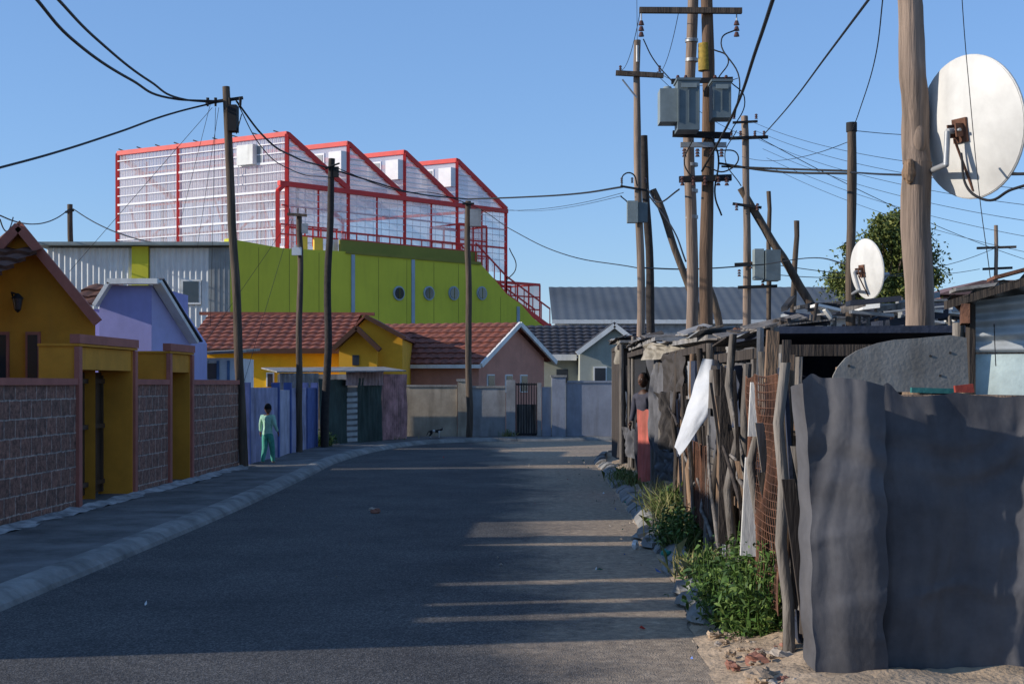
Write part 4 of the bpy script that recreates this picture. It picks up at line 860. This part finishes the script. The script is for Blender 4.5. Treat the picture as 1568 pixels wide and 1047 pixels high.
c+= [(SP((1092,230,23.3),(1130,238,23.2),(1112,262,23.2),(1080,255,23.3)),.012),(SP((1060,215,23.2),(1048,250,23.2),(1062,275,23.2)),.012),(SP((1118,125,23.2),(1140,150,23.2),(1118,205,23.2)),.010),(SP((1128,200,37.7),(1110,240,37.7),(1135,285,37.7)),.014)]
for i in range(6): c.append((sag(S(1150+i*6,186+i*14,37.8),S(1640,330+i*26-60,16+i*2),.25),.005))
c+= [(sag(S(1160,210,37.8),S(1650,420,60),.4),.010),(sag(S(1176,420,38),S(1524,380,60),.5),.012),(sag(S(1185,405,38),S(1500,412,60),.3),.012)]
for (a,b_) in (((325,165,25.7),(106,416,26)),((322,160,25.7),(268,372,40)),((330,165,25.7),(322,500,30)),((335,165,25.7),(302,380,35)),((445,335,31.3),(300,545,30)),((448,335,31.3),(372,590,27))): c.append(([S(*a),S(*b_)],.0045))
for (a,b_) in (((0,330,50),(106,320,70)),((112,320,70),(300,375,55)),((0,336,50),(20,333,60))): c.append((sag(S(*a),S(*b_),.5),.026))
for (a,b_) in (((980,20,23.4),(952,108,29.9)),((1006,110,29.9),(1130,120,23.4)),((1010,112,29.9),(1040,15,23.4)),((976,70,29.9),(975,-30,29.9)),((1006,115,29.9),(1150,210,37.8)),((775,320,69),(952,300,30)),((720,318,39.4),(955,295,29.9)),((1305,200,22),(1640,180,30)),((1305,215,22),(1136,240,37.8))): c.append((sag(S(*a),S(*b_),.2),.006))
cables('overhead_cables',c,BLACK)
# ---------------------------------------------------------------- people & cat
def skin(name,verts,edges,root,matfn,mats,parent,loc,yaw=0,scale=1,sub=2):
    me=bpy.data.meshes.new(name+'_s'); me.from_pydata([v[:3] for v in verts],edges,[]); o=bpy.data.objects.new(name+'_s',me); COL.objects.link(o)
    bpy.context.view_layer.objects.active=o
    md=o.modifiers.new('s','SKIN'); 
    if not me.skin_vertices: bpy.context.view_layer.update()
    sv=me.skin_vertices[0].data
    for i,v in enumerate(verts): 
        r=v[3]; sv[i].radius=(r,v[4] if len(v)>4 else r); sv[i].use_root=(i==root)
    md.use_smooth_shade=True
    sb=o.modifiers.new('d','SUBSURF'); sb.levels=sub; sb.render_levels=sub
    dg=bpy.context.evaluated_depsgraph_get(); m2=bpy.data.meshes.new_from_object(o.evaluated_get(dg)); bpy.data.objects.remove(o)
    for mm in mats: m2.materials.append(mm)
    for p in m2.polygons: p.material_index=matfn(p.center); p.use_smooth=True
    T=Matrix.Translation(V(loc)-V(parent.location))@Matrix.Rotation(yaw,4,'Z')@Matrix.Scale(scale,4); m2.transform(T)
    ob=bpy.data.objects.new(name,m2); COL.objects.link(ob); ob.parent=parent; return ob
def xform(mb,loc,yaw,scale):
    T=Matrix.Translation(V(loc))@Matrix.Rotation(yaw,4,'Z')@Matrix.Scale(scale,4); mb.v=[T@v for v in mb.v]
def human(name,loc,yaw,sc,top,pants,skinm,hairm,pose,child=False):
    e=E(name,loc[0],loc[1],loc[2]); hs=1.25 if child else 1.0
    P_=dict(pose); bg_=1.12 if child else 1.0
    vs=[(0,0,.50,.075*bg_,.06*bg_),(0,0,.58,.070*bg_,.054*bg_),(0,.004,.68,.078*bg_,.055*bg_),(0,0,.765,.070,.05),(0,0,.815,.033),(0,.006,.845,.030)]
    ed=[(0,1),(1,2),(2,3),(3,4),(4,5)]
    for s,k in ((1,'R'),(-1,'L')):
        i=len(vs); sh=(s*.098,0,.785,.038*bg_); el=P_['el'+k]; wr=P_['wr'+k]
        vs+=[sh,(*el,.030*bg_),(*wr,.021*bg_),]; ed+=[(3,i),(i,i+1),(i+1,i+2)]
        j=len(vs); hip=(s*.046,0,.475,.058*bg_); kn=P_['kn'+k]; an=P_['an'+k]
        vs+=[hip,(*kn,.043*bg_),(*an,.030*bg_),(an[0]+s*.006,an[1]+.07,an[2]-.018,.019)]; ed+=[(0,j),(j,j+1),(j+1,j+2),(j+2,j+3)]
    def mf(c): 
        r=abs(c.x)
        if c.z>.80 and r<.05: return 2
        if c.z<.055: return 3
        if c.z<.50 and r<.12: return 1
        return 0
    skin('body',vs,ed,0,mf,[top,pants,skinm,M('shoe',(.25,.25,.24),.7,.2)],e,loc,yaw,sc)
    m=MB(); c=V((0,.012,.925 if not child else .915)); r=.048*hs
    def hd(i,j):
        th=math.pi*j; ph=2*math.pi*i; d=V((math.sin(th)*math.cos(ph),math.sin(th)*math.sin(ph),math.cos(th)))
        x=d.x*r*(.92-.18*max(0,-d.z)); y=d.y*r*1.12; z=d.z*r*1.42
        if d.y>0:
            z0=d.z; y*= (1-.06*math.exp(-((z0-.12)/.12)**2)*1); 
            y+= r*.28*math.exp(-(x/(r*.17))**2)*math.exp(-((z0+.12)/.17)**2)*d.y
            y+= r*.09*math.exp(-(x/(r*.35))**2)*math.exp(-((z0+.5)/.1)**2)
        return c+V((x,y,z))
    m.grid(hd,32,28,skinm)
    for s in (1,-1):
        m.ell(c+V((s*r*.93,0,-.03*r)),r*.12,r*.22,r*.32,skinm,8,8); m.ell(c+V((s*r*.36,r*.93,r*.15)),r*.15,r*.09,r*.09,M('eye_white',(.7,.68,.65),.3,.0,bump=0),8,6); m.ell(c+V((s*r*.36,r*1.0,r*.15)),r*.07,r*.05,r*.075,DARK,8,6)
    m.ell(c+V((0,r*1.06,-.70*r)),r*.26,r*.06,r*.07,M('lip',(.16,.05,.045),.6,.1,bump=0),10,6)
    def hr(i,j):
        th=math.pi*.52*j; ph=2*math.pi*i; d=V((math.sin(th)*math.cos(ph),math.sin(th)*math.sin(ph),math.cos(th))); q=1.06+.03*noise.noise(d*9)
        z=d.z*r*1.42*q; 
        if d.y>0.2: z=max(z,r*.62)
        return c+V((d.x*r*.95*q,d.y*r*(1.16 if d.y<0 else 1.02)*q-.004,z))
    m.grid(hr,28,14,hairm); xform(m,loc,yaw,sc); m.build('head',e)
    for s,k in ((1,'R'),(-1,'L')):
        w_=V(P_['wr'+k]); ed_=V(P_['el'+k]); d=(w_-ed_).normalized(); a=V((1,0,0)); a=(a-d*a.dot(d)).normalized(); fwd=d.cross(a)
        fwd=fwd if fwd.y>0 else -fwd
        pv_=[(*w_,.013),(*(w_+d*.025),.017,.011),(*(w_+d*.048),.017,.010)]
        pe=[(0,1),(1,2)]
        for f in range(4):
            o_=fwd*((f-1.5)*.0085); L_=[.040,.046,.043,.034][f]; i=len(pv_)
            b0=w_+d*.05+o_; pv_+=[(*b0,.0052),(*(b0+d*L_*.5-a*s*.004),.0048),(*(b0+d*L_*.93-a*s*.014),.004)]; pe+=[(2,i),(i,i+1),(i+1,i+2)]
        i=len(pv_); b0=w_+d*.02+fwd*.015; pv_+=[(*b0,.006),(*(b0+d*.018+fwd*.014-a*s*.004),.0055),(*(b0+d*.036+fwd*.017-a*s*.01),.0045)]; pe+=[(1,i),(i,i+1),(i+1,i+2)]
        skin('hand_'+k,pv_,pe,0,lambda c:0,[skinm],e,loc,yaw,sc,1)
    return e
SK=M('skin_dark',(.085,.042,.025),.55,.15,20,.0); SKC=M('skin_brown',(.16,.08,.05),.55,.15,20,.0); HB=M('hair_black',(.008,.007,.007),.9,.1,60,.6,200)
pose=dict(elR=(.135,-.03,.655),wrR=(.155,.04,.54),elL=(-.135,.02,.655),wrL=(-.15,.05,.54),knR=(.052,.06,.275),anR=(.055,.085,.055),knL=(-.05,-.005,.27),anL=(-.055,-.085,.065))
Dc=26.0; MT=M('mint_shirt',(.36,.62,.48),.8,.25,14,.5,60); TL=M('teal_trousers',(.07,.34,.26),.8,.3,12,.5,60)
human('walking_child',(GX(410,Dc),Dc,.115),math.radians(-14),1.12,MT,TL,SKC,HB,pose,True)
pose2=dict(elR=(.118,.0,.655),wrR=(.11,.05,.55),elL=(-.118,.03,.66),wrL=(-.10,.13,.60),knR=(.05,.02,.275),anR=(.05,-.02,.05),knL=(-.05,.02,.275),anL=(-.05,0,.05))
human('man_in_doorway',(GX(986,22.3),22.3,.06),math.radians(135),1.72,M('dark_jersey',(.06,.06,.08),.9,.3,12,.3,60),M('dark_trousers',(.03,.03,.04),.9,.3,12),SK,HB,pose2)
cl_=(GX(666,39.0),39.0,.115)
ct=E('cat',*cl_)
cv=[(-.14,0,.20,.05),(0,0,.21,.052),(.12,0,.215,.05),(.19,0,.25,.03),(.235,0,.275,.036),(.275,0,.265,.02)]
ce=[(0,1),(1,2),(2,3),(3,4),(4,5)]
for x,y,bk in ((.12,.03,0),(.13,-.03,0),(-.14,.03,1),(-.13,-.03,1)):
    i=len(cv); r=2 if not bk else 0
    if bk: cv+=[(x+.03,y*1.3,.14,.03),(x-.035,y*1.3,.075,.014),(x-.02,y*1.3,.015,.011),(x+.01,y*1.3,.008,.011)]
    else: cv+=[(x,y*1.3,.14,.022),(x+.01,y*1.3,.07,.013),(x,y*1.3,.015,.011),(x+.025,y*1.3,.008,.011)]
    ce+=[(r,i),(i,i+1),(i+1,i+2),(i+2,i+3)]
i=len(cv); cv+=[(-.20,0,.21,.014),(-.23,0,.16,.012),(-.25,0,.11,.011),(-.28,0,.08,.010)]; ce+=[(0,i),(i,i+1),(i+1,i+2),(i+2,i+3)]
BKF=M('black_fur',(.012,.012,.013),.8,.2,30,.3); WHF=M('white_fur',(.5,.48,.45),.8,.2,30,.3)
skin('body',cv,ce,1,lambda c: 1 if (c.z<.05 or (c.x>.1 and c.z<.22) or c.x>.25 or (-.08<c.x<.0)) else 0,[BKF,WHF],ct,cl_,.2,.85)
m=MB()
for s in (1,-1): m.add([(.225,s*.032,.30),(.25,s*.02,.30),(.232,s*.012,.305),(.232,s*.026,.345)],[(0,1,3),(1,2,3),(2,0,3)],BKF)
xform(m,cl_,.2,.85); m.build('ears',ct)
# ---------------------------------------------------------------- light, sky, camera
el=math.radians(18.5); az=V((-1,-.17,0)).normalized(); sd=V((az.x*math.cos(el),az.y*math.cos(el),math.sin(el)))
L=bpy.data.lights.new('sun','SUN'); L.energy=5.0; L.angle=math.radians(.5); L.color=(1,.91,.79); lo=bpy.data.objects.new('sun',L); lo.rotation_mode='QUATERNION'; lo.rotation_quaternion=sd.to_track_quat('Z','Y'); lo.location=(-30,0,30); COL.objects.link(lo)
wd=bpy.data.worlds.new('World'); scene.world=wd; wd.use_nodes=True; nt=wd.node_tree; bg=nt.nodes['Background']; sk=nt.nodes.new('ShaderNodeTexSky'); sk.sky_type='NISHITA'; sk.sun_disc=False
sk.sun_elevation=el; sk.sun_rotation=math.atan2(az.x,az.y); sk.air_density=1.0; sk.dust_density=.1; sk.ozone_density=1.6
tn=nt.nodes.new('ShaderNodeMix'); tn.data_type='RGBA'; tn.blend_type='MULTIPLY'; tn.clamp_result=False; tn.inputs[0].default_value=1; tn.inputs[7].default_value=(.85,1.02,1.35,1)
mx=nt.nodes.new('ShaderNodeMix'); mx.data_type='RGBA'; mx.clamp_result=False; mx.inputs[0].default_value=.42; mx.inputs[7].default_value=(1.35,2.65,5.0,1)
nt.links.new(sk.outputs[0],tn.inputs[6]); nt.links.new(tn.outputs[2],mx.inputs[6]); nt.links.new(mx.outputs[2],bg.inputs[0]); bg.inputs[1].default_value=.145
cam=bpy.data.cameras.new('camera'); cam.lens=50; cam.sensor_width=36; cam.shift_y=63.5/1568; cam.clip_end=3000; co=bpy.data.objects.new('camera',cam); co.location=(0,0,CH); co.rotation_euler=(math.pi/2,0,0); COL.objects.link(co); scene.camera=co
scene.view_settings.view_transform='Standard'; scene.view_settings.look='None'; scene.view_settings.exposure=0
